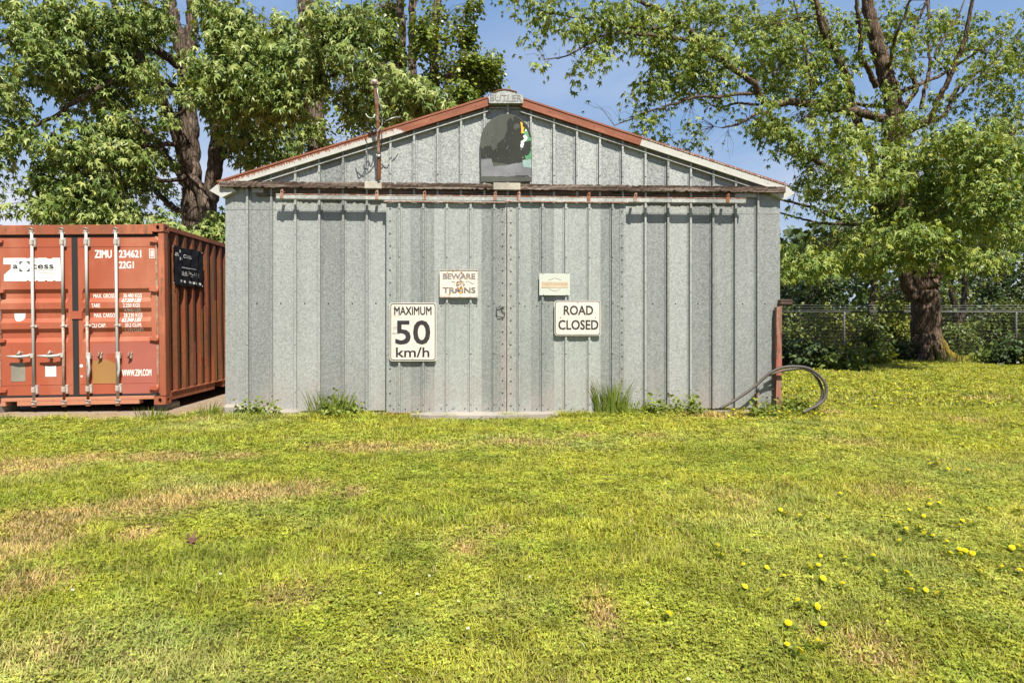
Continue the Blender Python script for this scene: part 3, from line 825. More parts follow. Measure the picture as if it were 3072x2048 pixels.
for k in range(70):                                # scuffs and runs in the paint
    x, y = 230 + 690 * rng.random(), 520 + 880 * rng.random()
    if (x - 580) ** 2 / 360 ** 2 + max(0, 800 - y) ** 2 / 330 ** 2 > .9: continue
    l_, w_ = (10 + 60 * rng.random() ** 2, 3 + 4 * rng.random()) if k % 3 else (8, 8)
    q = T([(x, y + l_), (x + w_, y + l_), (x + w_ * .6, y), (x, y)])
    mb.add([(a, -.0054 - .00003 * k, b) for a, b in q], [(0, 1, 2, 3)], ('board_mid', 'board_grey', 'board_dark')[k % 3])
tag(mb.build('arched_board', M4=SH.M @ Matrix.Translation((o0[0], BY, o0[1]))), 'round-topped board with peeling dark paint in the shed gable', 'board')

# ---------------------------------------------------------------- conduit mast with slack wires
mast = empty('conduit_mast', SH.M @ Vector((SH.xz(1137, 540, -.2)[0], -0.2, SH.xz(1137, 540, -.2)[1])), 'rusty conduit pipe with loose wires rising past the roof trim', 'pipe')
mo = mast.location.copy()
def mpt(u, v, y): return (SH.M @ SH.at(u, v, y)) - mo
mpx = lambda x, y: (1080 + x * .217, 220 + y * .217)
def mtube(mb, P, r_, mat, y, n=8):
    ys = y if isinstance(y, (list, tuple)) else [y] * len(P)
    pts = catmull([mpt(*mpx(*p), yy) for p, yy in zip(P, ys)], 5); mb.tube(pts, r_, mat, n)
def catmull(pts, k=6):
    P = [np.array(p, float) for p in pts]
    if len(P) < 3: return P
    P = [2 * P[0] - P[1]] + P + [2 * P[-1] - P[-2]]; o = []
    for i in range(1, len(P) - 2):
        for j in range(k):
            t_ = j / k; a, b, c, d = P[i - 1:i + 3]
            o.append(0.5 * (2 * b + (c - a) * t_ + (2 * a - 5 * b + 4 * c - d) * t_ ** 2 + (3 * b - a - 3 * c + d) * t_ ** 3))
    return o + [P[-2]]
mb = MB(); mtube(mb, [(205, 150), (232, 480), (250, 800), (262, 1150)], .023, 'rod_rusty', [-.42, -.34, -.26, -.20]); mb.build('upper_pipe', mast)
mb = MB(); mtube(mb, [(262, 1150), (265, 1300), (262, 1400), (262, 1475)], .026, 'rust_steel', [-.20, -.17, -.15, -.13]); mtube(mb, [(262, 1130), (263, 1170)], .031, 'galvanized_pale', -.20); mb.build('lower_pipe', mast)
mb = MB(); mtube(mb, [(165, 155), (160, 125), (185, 105), (215, 105), (240, 125), (242, 160)], .014, 'rod_rusty', -.44); mtube(mb, [(180, 118), (228, 120)], .03, 'rod_steel', -.44); mb.build('weatherhead', mast)
for P, c in (([(180, 140), (205, 250), (235, 380), (245, 480), (225, 560)], 'rust_steel'), ([(225, 150), (250, 300), (290, 480), (308, 620), (300, 720), (262, 775), (240, 800)], 'zinc'),
             ([(215, 555), (190, 605), (150, 620), (105, 600), (80, 560)], 'sign_pale'), ([(75, 690), (110, 740), (150, 770), (205, 790), (235, 800)], 'wire_black'),
             ([(-40, 730), (0, 775), (40, 810), (100, 825), (150, 805)], 'wire_black'), ([(-20, 790), (60, 760), (110, 745), (105, 680)], 'wire_black'), ([(278, 770), (300, 830), (298, 950), (285, 1060), (280, 1120)], 'wire_black'),
             ([(330, 680), (400, 640), (480, 612), (560, 605)], 'zinc'), ([(290, 610), (330, 640), (350, 675)], 'wire_black')):
    mb = MB(); mtube(mb, P, .0065, c, [-.30 - .05 * math.sin(i * 1.3) for i in range(len(P))], 5); mb.build('wire', mast)

# ---------------------------------------------------------------- red post, stake and hose at the right corner
zx = lambda x, y: (2080 + x * .4717, 520 + y * .4717)
p0 = SH.at(*zx(545, 1470), -.10); p1 = SH.at(*zx(548, 850), -.10)
post = empty('wooden_post', SH.M @ Vector((p0.x, -.06, 0)), 'weathered post with flaking red paint at the right shed corner', 'post')
post.rotation_euler = (0, 0, TH)
mb = MB(); hp_ = p1.z; hw = 0.037
K = 14
P = []
for i in range(K):
    z = hp_ * i / (K - 1); dx = (p1.x - p0.x) * i / (K - 1) + .003 * math.sin(i * 2.1)
    P += [(dx - hw, -.036, z), (dx + hw, -.036, z + (.02 if i == K - 1 else 0)), (dx + hw, .036, z), (dx - hw, .036, z)]
mb.add(P, [[4 * i + j, 4 * i + (j + 1) % 4, 4 * i + 4 + (j + 1) % 4, 4 * i + 4 + j] for i in range(K - 1) for j in range(4)] + [[4 * K - 4 + j for j in range(4)]], 'red_wood')
mb.build('post_body', post)
a, b = SH.at(*zx(545, 838), -.05), SH.at(*zx(628, 793), -.05)
mb = MB(); mb.box(a.x - p0.x + .005, b.x - p0.x, -.02, .09, a.z, b.z - .02, 'weathered_wood', .012); mb.build('top_block', post)
mb = MB(); q0, q1 = SH.at(*zx(410, 1500), -.06), SH.at(*zx(404, 1378), -.06)
pts = [(q0.x + (q1.x - q0.x) * k / 24 - q0.x, 0, (q1.z) * k / 24) for k in range(25)]
mb.tube(pts, [.013 if k % 2 else .0105 for k in range(25)], 'rust_steel', 8)
tag(mb.build('steel_stake', M4=SH.M @ Matrix.Translation((q0.x, -.06, 0))), 'short rusty ribbed steel stake in front of the shed wall', 'stake')
mb = MB()
def hose(P, ys, r_): mb.tube(catmull([SH.at(*zx(*p), y) for p, y in zip(P, ys)], 8), r_, 'hose_black', 10)
hose([(170, 1495), (230, 1462), (310, 1412), (400, 1345), (480, 1275), (540, 1243), (600, 1229), (680, 1229), (740, 1243), (800, 1285), (835, 1330), (846, 1380), (835, 1430), (800, 1468), (745, 1495), (700, 1520)],
     [-.22, -.22, -.2, -.18, -.17, -.18, -.2, -.22, -.24, -.27, -.3, -.32, -.34, -.36, -.38, -.4], .0185)
hose([(480, 1282), (540, 1262), (610, 1248), (690, 1240), (745, 1258), (790, 1305), (815, 1360), (820, 1410), (805, 1450), (760, 1490)],
     [-.10, -.08, -.10, -.14, -.18, -.22, -.25, -.27, -.28, -.3], .0185)
tag(mb.build('black_hose', M4=SH.M), 'thick black hose looped against the shed corner and red post', 'hose')
# ---------------------------------------------------------------- shipping container (local x -2.438..0, y 0..6.058, z 0..2.591)
CW, CL, CH = 2.438, 6.058, 2.591
cont = empty('shipping_container', None, 'rusty orange steel shipping container with lettered double doors', 'container', M4=CO.M)
c1 = lambda x, y, c=0.0: CO.xz(x * .42093, 640 + y * .42093, c)
c8 = lambda x, y, c=0.0: CO.xz(x * .319, 740 + y * .319, c)
DP = 0.045                                          # doors sit this far back from the frame face
mb = MB()
for xa, xb in ((-.085, 0.0), (-CW, -CW + .085)):
    mb.box(xa, xb, 0.012, .13, .118, CH - .118, 'container_frame', .008)
    mb.box(xa, xb, CL - .13, CL - .012, .118, CH - .118, 'container_frame')
z_h = c1(600, 150)[1]
mb.box(-CW + .162, -.162, .012, .10, z_h, CH - .01, 'container_frame', .006)
zs1 = c1(600, 1308)[1]; zs0 = c1(600, 1362)[1]
q = [c1(120, 1340)[0], c1(990, 1330)[0]]
fa, fb = q[0] , q[1]
fz = c1(600, 1332)[1]
mb.box(-CW + .162, -.162, .006, .12, fz, zs1, 'container_sill', .004)
mb.box(fa, fb, .006, .12, zs0, fz - .001, 'container_sill')
mb.box(-CW + .162, fa - .16 if fa - .16 > -CW + .17 else -CW + .18, .006, .12, zs0, fz - .001, 'container_sill')
for y0, y1 in ((.178, CL - .178),):
    for xa, xb in ((-.06, -.004), (-CW + .004, -CW + .06)):
        mb.box(xa, xb, y0, y1, CH - .075, CH - .012, 'container_frame')
        # bottom rail with fork pockets
        ks = [y0, 1.75, 2.10, 3.95, 4.30, y1]
        for a, b in ((0, 1), (2, 3), (4, 5)): mb.box(xa + .01, xb, ks[a], ks[b], .04, .165, 'container_frame')
        for a, b in ((1, 2), (3, 4)): mb.box(xa + .01, xb, ks[a], ks[b], .14, .165, 'container_frame')
        mb.box(xa - .004, xb + .012, y0, y1, .150, .166, 'container_frame')
mb.box(-CW + .16, -.16, CL - .10, CL - .01, CH - .11, CH - .01, 'container_frame'); mb.box(-CW + .16, -.16, CL - .10, CL - .01, .03, .16, 'container_frame')
mb.build('frame', cont)
def casting(x, y, z, fx, fy):
    """corner casting with its slots; fx, fy = outward signs of the side and end faces"""
    mb = MB(); a, b, h = .162, .178, .118
    X = (x - a, x) if fx > 0 else (x, x + a); Yr = (y, y + b) if fy < 0 else (y - b, y)
    def face(P, hole, mat):                        # P maps (s, t) to a point
        o = [(0, 0), (a_, 0), (a_, h), (0, h)]; n = 16
        outer, inner = [], []
        for i in range(n):
            an = 2 * math.pi * (i + .5) / n; c, s_ = math.cos(an), math.sin(an)
            inner.append((a_ / 2 + c * hole[0], h / 2 + s_ * hole[1]))
            k = 1 / max(abs(c) / (a_ / 2), abs(s_) / (h / 2)); outer.append((a_ / 2 + c * k, h / 2 + s_ * k))
        V = [P(s_, t_, 0) for s_, t_ in outer] + [P(s_, t_, 0) for s_, t_ in inner] + [P(s_, t_, .03) for s_, t_ in inner]
        mb.add(V, [(i, (i + 1) % n, n + (i + 1) % n, n + i) for i in range(n)] + [(n + i, n + (i + 1) % n, 2 * n + (i + 1) % n, 2 * n + i) for i in range(n)], mat)
        mb.add([P(s_, t_, .029) for s_, t_ in inner], [list(range(n))], 'dark_hole')  # near-black sheet gives the shade inside the slot by colour
        cr = [(0, 0), (a_, 0), (a_, h), (0, h)]
        for i, (s_, t_) in enumerate(cr):
            q0, q1 = (i * 4 + n - 1 - 1) % n, 0
    a_ = a
    face(lambda s_, t_, d: (X[0] + s_, (Yr[0] + d) if fy < 0 else (Yr[1] - d), z + t_), (.024, .036), 'container_frame')
    a_ = b
    face(lambda s_, t_, d: ((X[1] - d) if fx > 0 else (X[0] + d), Yr[0] + s_, z + t_), (.036, .026), 'container_frame')
    for zz in (z, z + h): mb.add([(X[0], Yr[0], zz), (X[1], Yr[0], zz), (X[1], Yr[1], zz), (X[0], Yr[1], zz)], [(0, 1, 2, 3)], 'container_frame')
    mb.box(X[0] + .004, X[1] - .032, Yr[0] + .032, Yr[1] - .004, z + .003, z + h - .003, 'container_frame')
    return mb.build('corner_casting', cont)
for x, fx in ((0.003, 1), (-CW - .003, -1)):
    for y, fy in ((-.003, -1), (CL + .003, 1)):
        for z in (-.004, CH - .114): casting(x, y, z, fx, fy)
# corrugated sheets
def trap(n0, n1, pitch, depth, o=0.07, sl_=.068):
    P = [(n0, 0)]; y = n0 + o
    while y + pitch < n1:
        P += [(y, 0), (y + sl_, depth), (y + pitch / 2, depth), (y + pitch / 2 + sl_, 0)]; y += pitch
    return P + [(n1, 0)]
for nm, x, s_ in (('side_wall', -.010, -1), ('side_wall', -CW + .010, 1)):
    mb = MB(); q = trap(.13, CL - .13, .2785, .036); n = len(q)
    V = [(x + s_ * d, y, .166) for y, d in q] + [(x + s_ * d, y, CH - .075) for y, d in q]
    mb.add(V, [(i, i + 1, n + i + 1, n + i) if s_ < 0 else (i + 1, i, n + i, n + i + 1) for i in range(n - 1)], 'container_side')
    if s_ < 0:                                     # a few repainted panels low on the sheet
        for k, (a, z0, z1, m_) in enumerate(((1.02, .2, .86, 'patch_purple'), (1.86, .18, 1.55, 'patch_ochre'), (1.30, .6, 1.4, 'patch_ochre'))):
            j = min(range(n - 1), key=lambda i: abs(q[i][0] - a) + (9 if q[i][1] > 0 or q[i + 1][1] > 0 else 0))
            mb.add([(x + .0015, q[j][0], z0), (x + .0015, q[j + 1][0], z0), (x + .0015, q[j + 1][0], z1), (x + .0015, q[j][0], z1)], [(0, 1, 2, 3)], m_)
    mb.build(nm, cont)
mb = MB(); q = trap(.10, CL - .10, .209, .02, .05, .04); n = len(q)
mb.add([(-CW + .06, y, CH - .016 - d) for y, d in q] + [(-.06, y, CH - .016 - d) for y, d in q], [(i, i + 1, n + i + 1, n + i) for i in range(n - 1)], 'container_side'); mb.build('roof_panel', cont)
mb = MB(); q = trap(-CW + .1, -.1, .25, .04); n = len(q)
mb.add([(x, CL - .02 - d, .15) for x, d in q] + [(x, CL - .02 - d, CH - .1) for x, d in q], [(i, i + 1, n + i + 1, n + i) for i in range(n - 1)], 'container_side'); mb.build('end_wall', cont)
mb = MB(); mb.box(-CW + .07, -.07, .12, CL - .1, .12, .15, 'backing_wood')
for y in np.arange(.5, CL - .3, .6): mb.box(-CW + .06, -.06, y, y + .05, .03, .12, 'container_frame')
mb.build('floor_frame', cont)

# ---- doors
zt, zb_ = c1(600, 168, DP)[1], c1(600, 1288, DP)[1]
xm0, xm1 = c1(516, 730, DP)[0], c1(560, 730, DP)[0]
zk = [c1(700, y, DP)[1] for y in (536, 566, 602, 632, 676, 706, 742, 772, 816, 846, 882, 912)]
def prof(z):
    """depth of the door sheet behind the door face at height z"""
    for k in range(3):
        a, b, c, d = zk[4 * k:4 * k + 4]
        if d < z < a:
            if z > b: return .036 * (a - z) / (a - b)
            if z < c: return .036 * (z - d) / (c - d)
            return .036
    return 0.0
doors = {}
for side, (xa, xb, pa, pb) in dict(left=(-CW + .075, xm0, c1(-20, 730, DP)[0], c1(478, 730, DP)[0]), right=(xm1, -.075, c1(597, 730, DP)[0], c1(1070, 730, DP)[0])).items():
    d_ = empty('door', (0, 0, 0), None, None); d_.parent = cont
    mb = MB()
    zz = [zb_] + sorted(zk) + [zt]
    n = len(zz)
    for x0, x1, f in ((xa, pa - .02, 0), (pb + .02, xb, 0)):
        mb.add([(x0, DP, zb_), (x1, DP, zb_), (x1, DP, zt), (x0, DP, zt)], [(0, 1, 2, 3)], 'container_door')
    mb.add([(pa, DP + prof(z), z) for z in zz] + [(pb, DP + prof(z), z) for z in zz], [(i, n + i, n + i + 1, i + 1) for i in range(n - 1)], 'container_door')
    for x0, x1, s_ in ((pa - .02, pa, 1), (pb, pb + .02, -1)):      # closed ends of the pressings
        e0, e1 = ((x0, 0), (x1, 1)) if s_ > 0 else ((x0, 1), (x1, 0))
        mb.add([(e0[0], DP + prof(z) * e0[1], z) for z in zz] + [(e1[0], DP + prof(z) * e1[1], z) for z in zz], [(i, n + i, n + i + 1, i + 1) for i in range(n - 1)], 'container_door')
    mb.box(xa, xb, DP + .0405, DP + .06, zb_, zt, 'container_door')
    for x in (xa, xb): mb.box(x - .001, x + .001, DP, DP + .04, zb_, zt, 'container_door')
    zl = c1(600, 237, DP)[1]; mb.box(xa + .01, xb - .01, DP - .004, DP + .001, zl - .004, zl + .002, 'container_door')
    zl = c1(600, 1214, DP)[1]; mb.box(xa + .01, xb - .01, DP - .004, DP + .001, zl - .004, zl + .002, 'container_door')
    Pt = lambda pts, m_, k=1: mb.add([(x, DP - .0012 * k + (prof(z) if abs(prof(z)) > 0 else 0), z) for x, z in pts], [list(range(len(pts)))], m_)
    cc = lambda P: [c1(*p, DP) for p in P]
    if side == 'right':
        def tx(body, a, b, c, d, bold=.03, sh=0.0):
            x0, z1 = c1(a, b, DP); x1, z0 = c1(c, d, DP); mb.text(body, x0, x1, z0, z1, DP - .002, 'white_paint_and_lit_ends', bold, sh, prof)
        Pt(cc([(870, 1290), (1122, 1290), (1118, 925), (900, 915), (655, 930), (650, 1045), (758, 1045), (762, 1000), (880, 1000)]), 'patch_purple')
        Pt(cc([(662, 1210), (838, 1212), (834, 1075), (762, 1040), (660, 1048)]), 'patch_ochre', 2)
        tx('ZIMU', 675, 262, 798, 318); tx('234621', 848, 262, 1008, 316, .03); tx('22G1', 848, 342, 955, 393)
        tx('8', 1073, 264, 1094, 310)
        A, B = cc([(1064, 320), (1102, 320), (1100, 253), (1063, 253)]), cc([(1069, 315), (1097, 315), (1095, 258), (1068, 258)])
        ring(mb, A, B, DP - .002, 'white_paint_and_lit_ends')
        for b_, a, b, c, d in (('MAX. GROSS', 655, 573, 808, 601), ('30.480 KGS', 868, 571, 1003, 598), ('67.200 LBS', 866, 606, 1002, 632), ('TARE', 651, 643, 714, 670), ('2.250 KGS', 876, 641, 998, 668),
                              ('4.960 LBS', 880, 678, 1001, 701), ('MAX. CARGO', 660, 712, 811, 740), ('28.230 KGS', 872, 711, 1007, 738), ('62.240 LBS', 867, 746, 1003, 772), ('CU CAP.', 652, 785, 757, 812),
                              ('33.2 CU.M.', 892, 782, 1012, 808), ('1.173 CU.FT.', 888, 818, 1026, 842), ('WWW.ZIM.COM', 870, 1112, 1080, 1156)):
            tx(b_, a, b, c, d, .02, .12 if 'LBS' in b_ and b_[0] == '6' else 0)
        for x, y, r_ in ((580, 1086, .030), (582, 1160, .020)):
            q = c1(x, y, DP); mb.disc(q[0], q[1], r_ * .8, DP - .0016, 'white_paint_and_lit_ends', 14 if r_ > .02 else 6)
    mb.build('door_panel', d_)
    if side == 'left':
        w2 = lambda P: [CO.xz(x * .085034, 770 + y * .085034, DP - .002) for x, y in P]
        out2 = w2([(140, 865), (950, 865), (950, 825), (1025, 825), (1025, 865), (1270, 865), (1280, 830), (1335, 830), (1345, 865), (1580, 865), (1590, 825), (1665, 825), (1670, 865), (1870, 865), (1880, 835), (1945, 835), (1960, 860), (2165, 860), (2120, 40), (1850, 40), (1830, 75), (1680, 75), (1650, 40), (1330, 40), (1310, 60), (1260, 60), (1240, 40), (1010, 42), (990, 60), (940, 60), (920, 42), (120, 45), (122, 272), (385, 275), (385, 420), (140, 640)])
        mb = MB(); mb.add([(x, DP - .0025, z) for x, z in out2], [list(range(len(out2)))], 'sticker_white')
        t2 = lambda b_, a, b, c, d, m_, bold=.0: (lambda p, r_: mb.text(b_, p[0], r_[0], r_[1], p[1], DP - .0042, m_, bold))(*w2([(a, b), (c, d)]))
        t2('a', 458, 283, 630, 425, 'ink_black', .04); t2('cess', 1120, 283, 1895, 425, 'ink_black', .04)
        for x, y, sx_, sy_ in ((685, 168, 1, 1), (1050, 168, -1, 1), (685, 522, 1, -1), (1050, 522, -1, -1)):
            q = w2([(x, y), (x + 110 * sx_, y), (x + 110 * sx_, y + 45 * sy_), (x + 45 * sx_, y + 45 * sy_), (x + 45 * sx_, y + 105 * sy_), (x, y + 105 * sy_)])
            mb.add([(a, DP - .0042, b) for a, b in q], [list(range(6))], 'ink_black')
        for y, a, b, h_, m_ in ((475, 1320, 1885, 26, 'ink_black'), (560, 1370, 1900, 22, 'sign_grey'), (740, 1225, 1880, 14, 'plate_grey')):
            x = a
            while x < b:
                l_ = 14 + 22 * random.random(); q = w2([(x, y + h_ / 2), (x + l_, y + h_ / 2), (x + l_, y - h_ / 2), (x, y - h_ / 2)])
                mb.add([(u_, DP - .0042, v_) for u_, v_ in q], [(0, 1, 2, 3)], m_); x += l_ + 16
        mb.build('company_sticker', d_)
        for nm, a, b, c, d, m_ in (('data_plate', 104, 1090, 240, 1265, 'plate_grey'), ('white_label', 427, 1120, 530, 1220, 'sticker_white')):
            p, r_ = c8(a, b, DP), c8(c, d, DP); mb = MB(); mb.box(p[0], r_[0], DP - .004, DP - .0005, r_[1], p[1], m_, .001)
            for k in range(6):
                z = p[1] - (p[1] - r_[1]) * (.2 + .12 * k); mb.box(p[0] + .02, r_[0] - .02 - .02 * random.random(), DP - .0048, DP - .0041, z, z + .003, 'ink_faded' if m_ != 'plate_grey' else 'sign_grey')
            mb.build(nm, d_)
        mb = MB(); q = [c8(120, 628, DP), c8(224, 628, DP)]
        cx_, zc = (q[0][0] + q[1][0]) / 2, q[0][1]; rr = (q[1][0] - q[0][0]) / 2
        hs = [(cx_ - rr, zc)] + [(cx_ - rr * math.cos(R(a)), zc - rr * .5 - rr * 1.0 * math.sin(R(a))) for a in range(0, 181, 20)] + [(cx_ + rr, zc)]
        zc_ = [(x, DP + prof(z) - .003, z) for x, z in hs]; mb.add(zc_, [list(range(len(hs)))], 'sticker_white'); mb.build('round_sticker', d_)
        mb = MB()                                 # bare film left by an older label
        p = [c8(*x, DP) for x in ((5, 525), (285, 525), (285, 455), (5, 460))]; mb.add([(x, DP + .036 * .5 - .03 + .011, z) for x, z in p], [(0, 1, 2, 3)], 'patch_ochre') if False else None
    # seals
    g0 = DP - .004
    for bx_ in [(xa, xb, zt + .002, zt + .032), (xa, xb, zb_ - .034, zb_ - .002)] + ([(xm0 + .003, xm1 - .003, zb_ - .03, zt + .03)] if side == 'right' else []):
        mb = MB(); mb.box(bx_[0], bx_[1], g0, DP + .03, bx_[2], bx_[3], 'gasket'); mb.build('door_seal', d_)
    # hinges
    for y in (195, 545, 893, 1243):
        x, z = c1(1100, y, DP)
        if side == 'left': x = -CW - x
        s_ = 1 if side == 'right' else -1
        mb = MB()
        px = [(x - .055 * s_, z + .018), (x + .045 * s_, z + .040), (x + .045 * s_, z - .030), (x - .055 * s_, z - .016)]
        mb.prism(px if s_ < 0 else px[::-1], DP - .036, DP - .001, 'container_door')
        mb.tube([(x + .052 * s_, DP - .020, z - .055), (x + .052 * s_, DP - .020, z + .05)], .017, 'container_door', 10)
        mb.build('hinge', d_)
    mb = MB(); x = c1(1118, 700, DP)[0] if side == 'right' else -CW - c1(1118, 700, DP)[0]
    mb.box(x - .005, x + .022, DP - .012, DP + .02, zb_, zt, 'rod_rusty'); mb.build('hinge_strip', d_)
    doors[side] = d_
# overlapping lock plate on the right leaf
x0, z1 = c1(513, 697, DP); x1, z0 = c1(588, 752, DP)
mb = MB(); mb.box(x0, x1, DP - .016, DP - .005, z0, z1, 'container_door', .003); mb.build('lock_plate', doors['right'])
# ---- lock rods
RY = DP - .042
zr1, zr0 = c1(600, 118, RY)[1], c1(600, 1342, RY)[1]
for k, (u, side) in enumerate(((234, 'left'), (449, 'left'), (620, 'right'), (832, 'right'))):
    x = c1(u, 730, RY)[0]
    rd = empty('lock_rod', (x, RY, 0), None, None); rd.parent = cont
    mb = MB()
    zc = c1(600, 730, RY)[1] + (0.02 if k == 1 else .0)
    if k in (1, 2):
        mb.tube([(0, 0, zc), (.001, 0, zr1)], .019, 'rod_steel', 12); mb.tube([(0, 0, zr0), (0, 0, zc)], .019, 'rod_rusty', 12)
    else: mb.tube([(0, 0, zr0), (0, 0, zr1)], .019, 'rod_steel', 12)
    mb.build('rod', rd)
    for y, h_ in ((205, .062), (800, .018), (1250, .062)):
        z = c1(600, y, RY)[1]; mb = MB()
        mb.box(-.030, .046, .006, .040, z - h_, z + h_, 'lock_box', .003); mb.box(-.024, .024, -.024, .008, z - h_ * .62, z + h_ * .62, 'lock_box', .004)
        if h_ > .03:
            for a in (-.7, .7):
                for b in (.038,): mb.dome((b, .006, z + a * h_), .007, 'rust_steel')
        mb.build('rod_guide', rd)
    for z, s_ in ((zr1, 1), (zr0, -1)):
        mb = MB(); mb.box(-.024, .028, -.020, .026, z - .030, z + .022, 'lock_box', .004)
        mb.box(-.038, .040, -.006, .034, z - .052 if s_ > 0 else z + .010, z - .030 if s_ > 0 else z + .030, 'lock_box')
        mb.tube([(-.02, -.022, z + .02), (.012, -.03, z + .026), (.032, -.022, z + .006)], .008, 'lock_box', 6)
        if s_ < 0: mb.box(-.028, .030, -.012, .02, z - .062, z - .030, 'rust_steel')
        mb.build('cam_keeper', rd)
    zh = c1(600, 1006, RY)[1]
    mb = MB()
    if side == 'left':
        mb.box(-.055, .01, -.026, .006, zh - .034, zh + .026, 'lock_box', .003)
        mb.tube([(-.03, -.036, zh - .002), (-.15, -.040, zh - .014), (-.21, -.040, zh - .012), (-.335, -.036, zh - .004)], [.020, .018, .020, .010], 'rod_steel', 8)
        mb.build('handle', rd)
        mb = MB(); mb.box(-.20, -.165, -.03, .042, zh - .052, zh + .05, 'lock_box', .004); mb.tube([(-.20, -.045, zh + .012), (-.16, -.045, zh + .034), (-.165, -.03, zh + .066)], .013, 'lock_box', 7)
        mb.build('handle_latch', rd)
    else:
        mb.box(-.01, .052, -.026, .006, zh - .06, zh + .03, 'lock_box', .003)
        mb.tube([(.03, -.034, zh - .02), (.040, -.040, zh - .12), (.044, -.036, zh - .20), (.030, -.032, zh - .27), (.022, -.030, zh - .36)], [.015, .017, .017, .016, .011], 'rod_steel', 8)
        mb.build('handle', rd)
        mb = MB(); q = c1(722 if k == 2 else 935, 1003, DP); dx = q[0] - x
        mb.tube([(dx, .042, q[1] + .01), (dx, .0, q[1] + .012)], .024, 'lock_box', 10); mb.box(dx - .024, dx + .02, -.002, .042, q[1] - .055, q[1] + .004, 'lock_box', .004)
        mb.tube([(dx - .02, -.006, q[1] - .05), (dx, -.010, q[1] - .02), (dx + .012, -.006, q[1] + .05)], .012, 'rust_steel', 6)
        mb.build('handle_latch', rd)
# blocks the container stands on
for x, y, wd, dp_, hh in ((-CW - .25, -.12, .42, .5, .10), (-.30, .25, .25, .3, .0), (-.30, 5.4, .25, .3, .0)):
    o_ = CO.M @ Vector((x, y, 0)); g = CO.I @ Vector((o_.x, o_.y, -.10))
    mb = MB(); mb.box(0, wd, 0, dp_, g.z, -.008 if hh == 0 else hh - .05, 'concrete', .02)
    tag(mb.build('concrete_block', M4=CO.M @ Matrix.Translation((x, y, 0))), {-.12: 'pale concrete block at the front corner of the container', .25: 'concrete block under the front of the container near the shed', 5.4: 'concrete block under the rear of the container'}[y], 'block')

# ---------------------------------------------------------------- black banner on the container's side
bq = lambda x, y: CO.at(515 + x * .09569, 725 + y * .09569, .004, 0)
bA, bB, bC, bD = bq(60, 1320), bq(975, 1450), bq(960, 330), bq(85, 110)
y0, y1 = bA.y, bB.y
zT, zB_ = (bC.z + bD.z) / 2, (bA.z + bB.z) / 2
mb = MB()
ny, nz_ = 44, 18
V = []
def sag(yy, zz):
    ph = ((yy - .13 - .07 - .068 - .035) / .2785) % 1.0
    return .006 - .020 * max(0, math.cos((ph - .17) * 2 * math.pi)) * (.35 + .65 * min(1, zz * 2.2 + .2)) + .003 * math.sin(yy * 17 + zz * 9)
for j in range(nz_ + 1):
    for i in range(ny + 1):
        yy = y0 + (y1 - y0) * i / ny; f = j / nz_
        V.append((sag(yy, 1 - abs(2 * f - 1)), yy, zB_ + (zT - zB_) * f + (.012 * math.sin(yy * 7.5) if j in (0, nz_) else 0)))
mb.add(V, [(j * (ny + 1) + i, j * (ny + 1) + i + 1, (j + 1) * (ny + 1) + i + 1, (j + 1) * (ny + 1) + i) for j in range(nz_) for i in range(ny)], 'cloth_black', True)
def bt(body, a, b, c, d, bold=.02, m_='white_paint_and_lit_ends'):
    p, q = bq(a, b), bq(c, d)
    if body: mb.text(body, p.y, q.y, q.z, p.z, 0, m_, bold, flip=lambda y, z: (sag(y, 1 - abs(2 * (z - zB_) / (zT - zB_) - 1)) + .004, y, z))
    else: mb.add([(sag(y, .5) + .004, y, z) for y, z in ((p.y, q.z), (q.y, q.z), (q.y, p.z), (p.y, p.z))], [(0, 1, 2, 3)], m_)
bt('a', 130, 320, 220, 450); bt('cess', 385, 400, 640, 560, .0); bt('604-744-1113', 305, 900, 885, 1110, .03)
for a, b, c, d in ((230, 250, 265, 345), (320, 280, 375, 350), (240, 480, 280, 575), (315, 500, 370, 595), (300, 815, 560, 835), (560, 850, 770, 870), (300, 1050, 600, 1072), (600, 1100, 885, 1125)): bt('', a, b, c, d)
xx = 265
while xx < 920:
    bt('', xx, 1190 + (xx - 265) * .17, xx + 45, 1265 + (xx - 265) * .17); xx += 68
for yy in (y0 + .02, y1 - .02):
    for zz in (zT - .02, zB_ + .02): mb.tube([(sag(yy, 0) - .002, yy, zz), (sag(yy, 0) + .006, yy, zz)], .012, 'zinc', 8)
tag(mb.build('hanging_banner', M4=CO.M), 'torn black banner with white lettering on the container side', 'banner')
# ---------------------------------------------------------------- vegetation helpers
def vnoise(x, y, seed=0):
    def h(i, j):
        n = (i * 374761393 + j * 668265263 + seed * 1442695041) & 0x7fffffff
        n = ((n ^ (n >> 13)) * 1274126177) & 0x7fffffff
        return ((n ^ (n >> 16)) & 0xffff) / 65535.0
    xi, yi = np.floor(x).astype(np.int64), np.floor(y).astype(np.int64)
    fx, fy = x - xi, y - yi
    fx, fy = fx * fx * (3 - 2 * fx), fy * fy * (3 - 2 * fy)
    return (h(xi, yi) * (1 - fx) + h(xi + 1, yi) * fx) * (1 - fy) + (h(xi, yi + 1) * (1 - fx) + h(xi + 1, yi + 1) * fx) * fy
def fbm(x, y, seed=0, o=4):
    s_, a, t_ = 0, 1.0, 0
    for k in range(o):
        s_ = s_ + a * vnoise(x * 2 ** k, y * 2 ** k, seed + k * 17); t_ += a; a *= .55
    return s_ / t_
def polar(l): return np.array([(r * math.cos(R(a)), r * math.sin(R(a))) for a, r in l])
_mo = polar([(-150, .20), (-100, .62), (-76, .36), (-48, .92), (-25, .44), (0, 1.0), (25, .44), (48, .92), (76, .36), (100, .62), (150, .20)])
MAPLE = np.zeros((12, 3)); MAPLE[1:, :2] = _mo
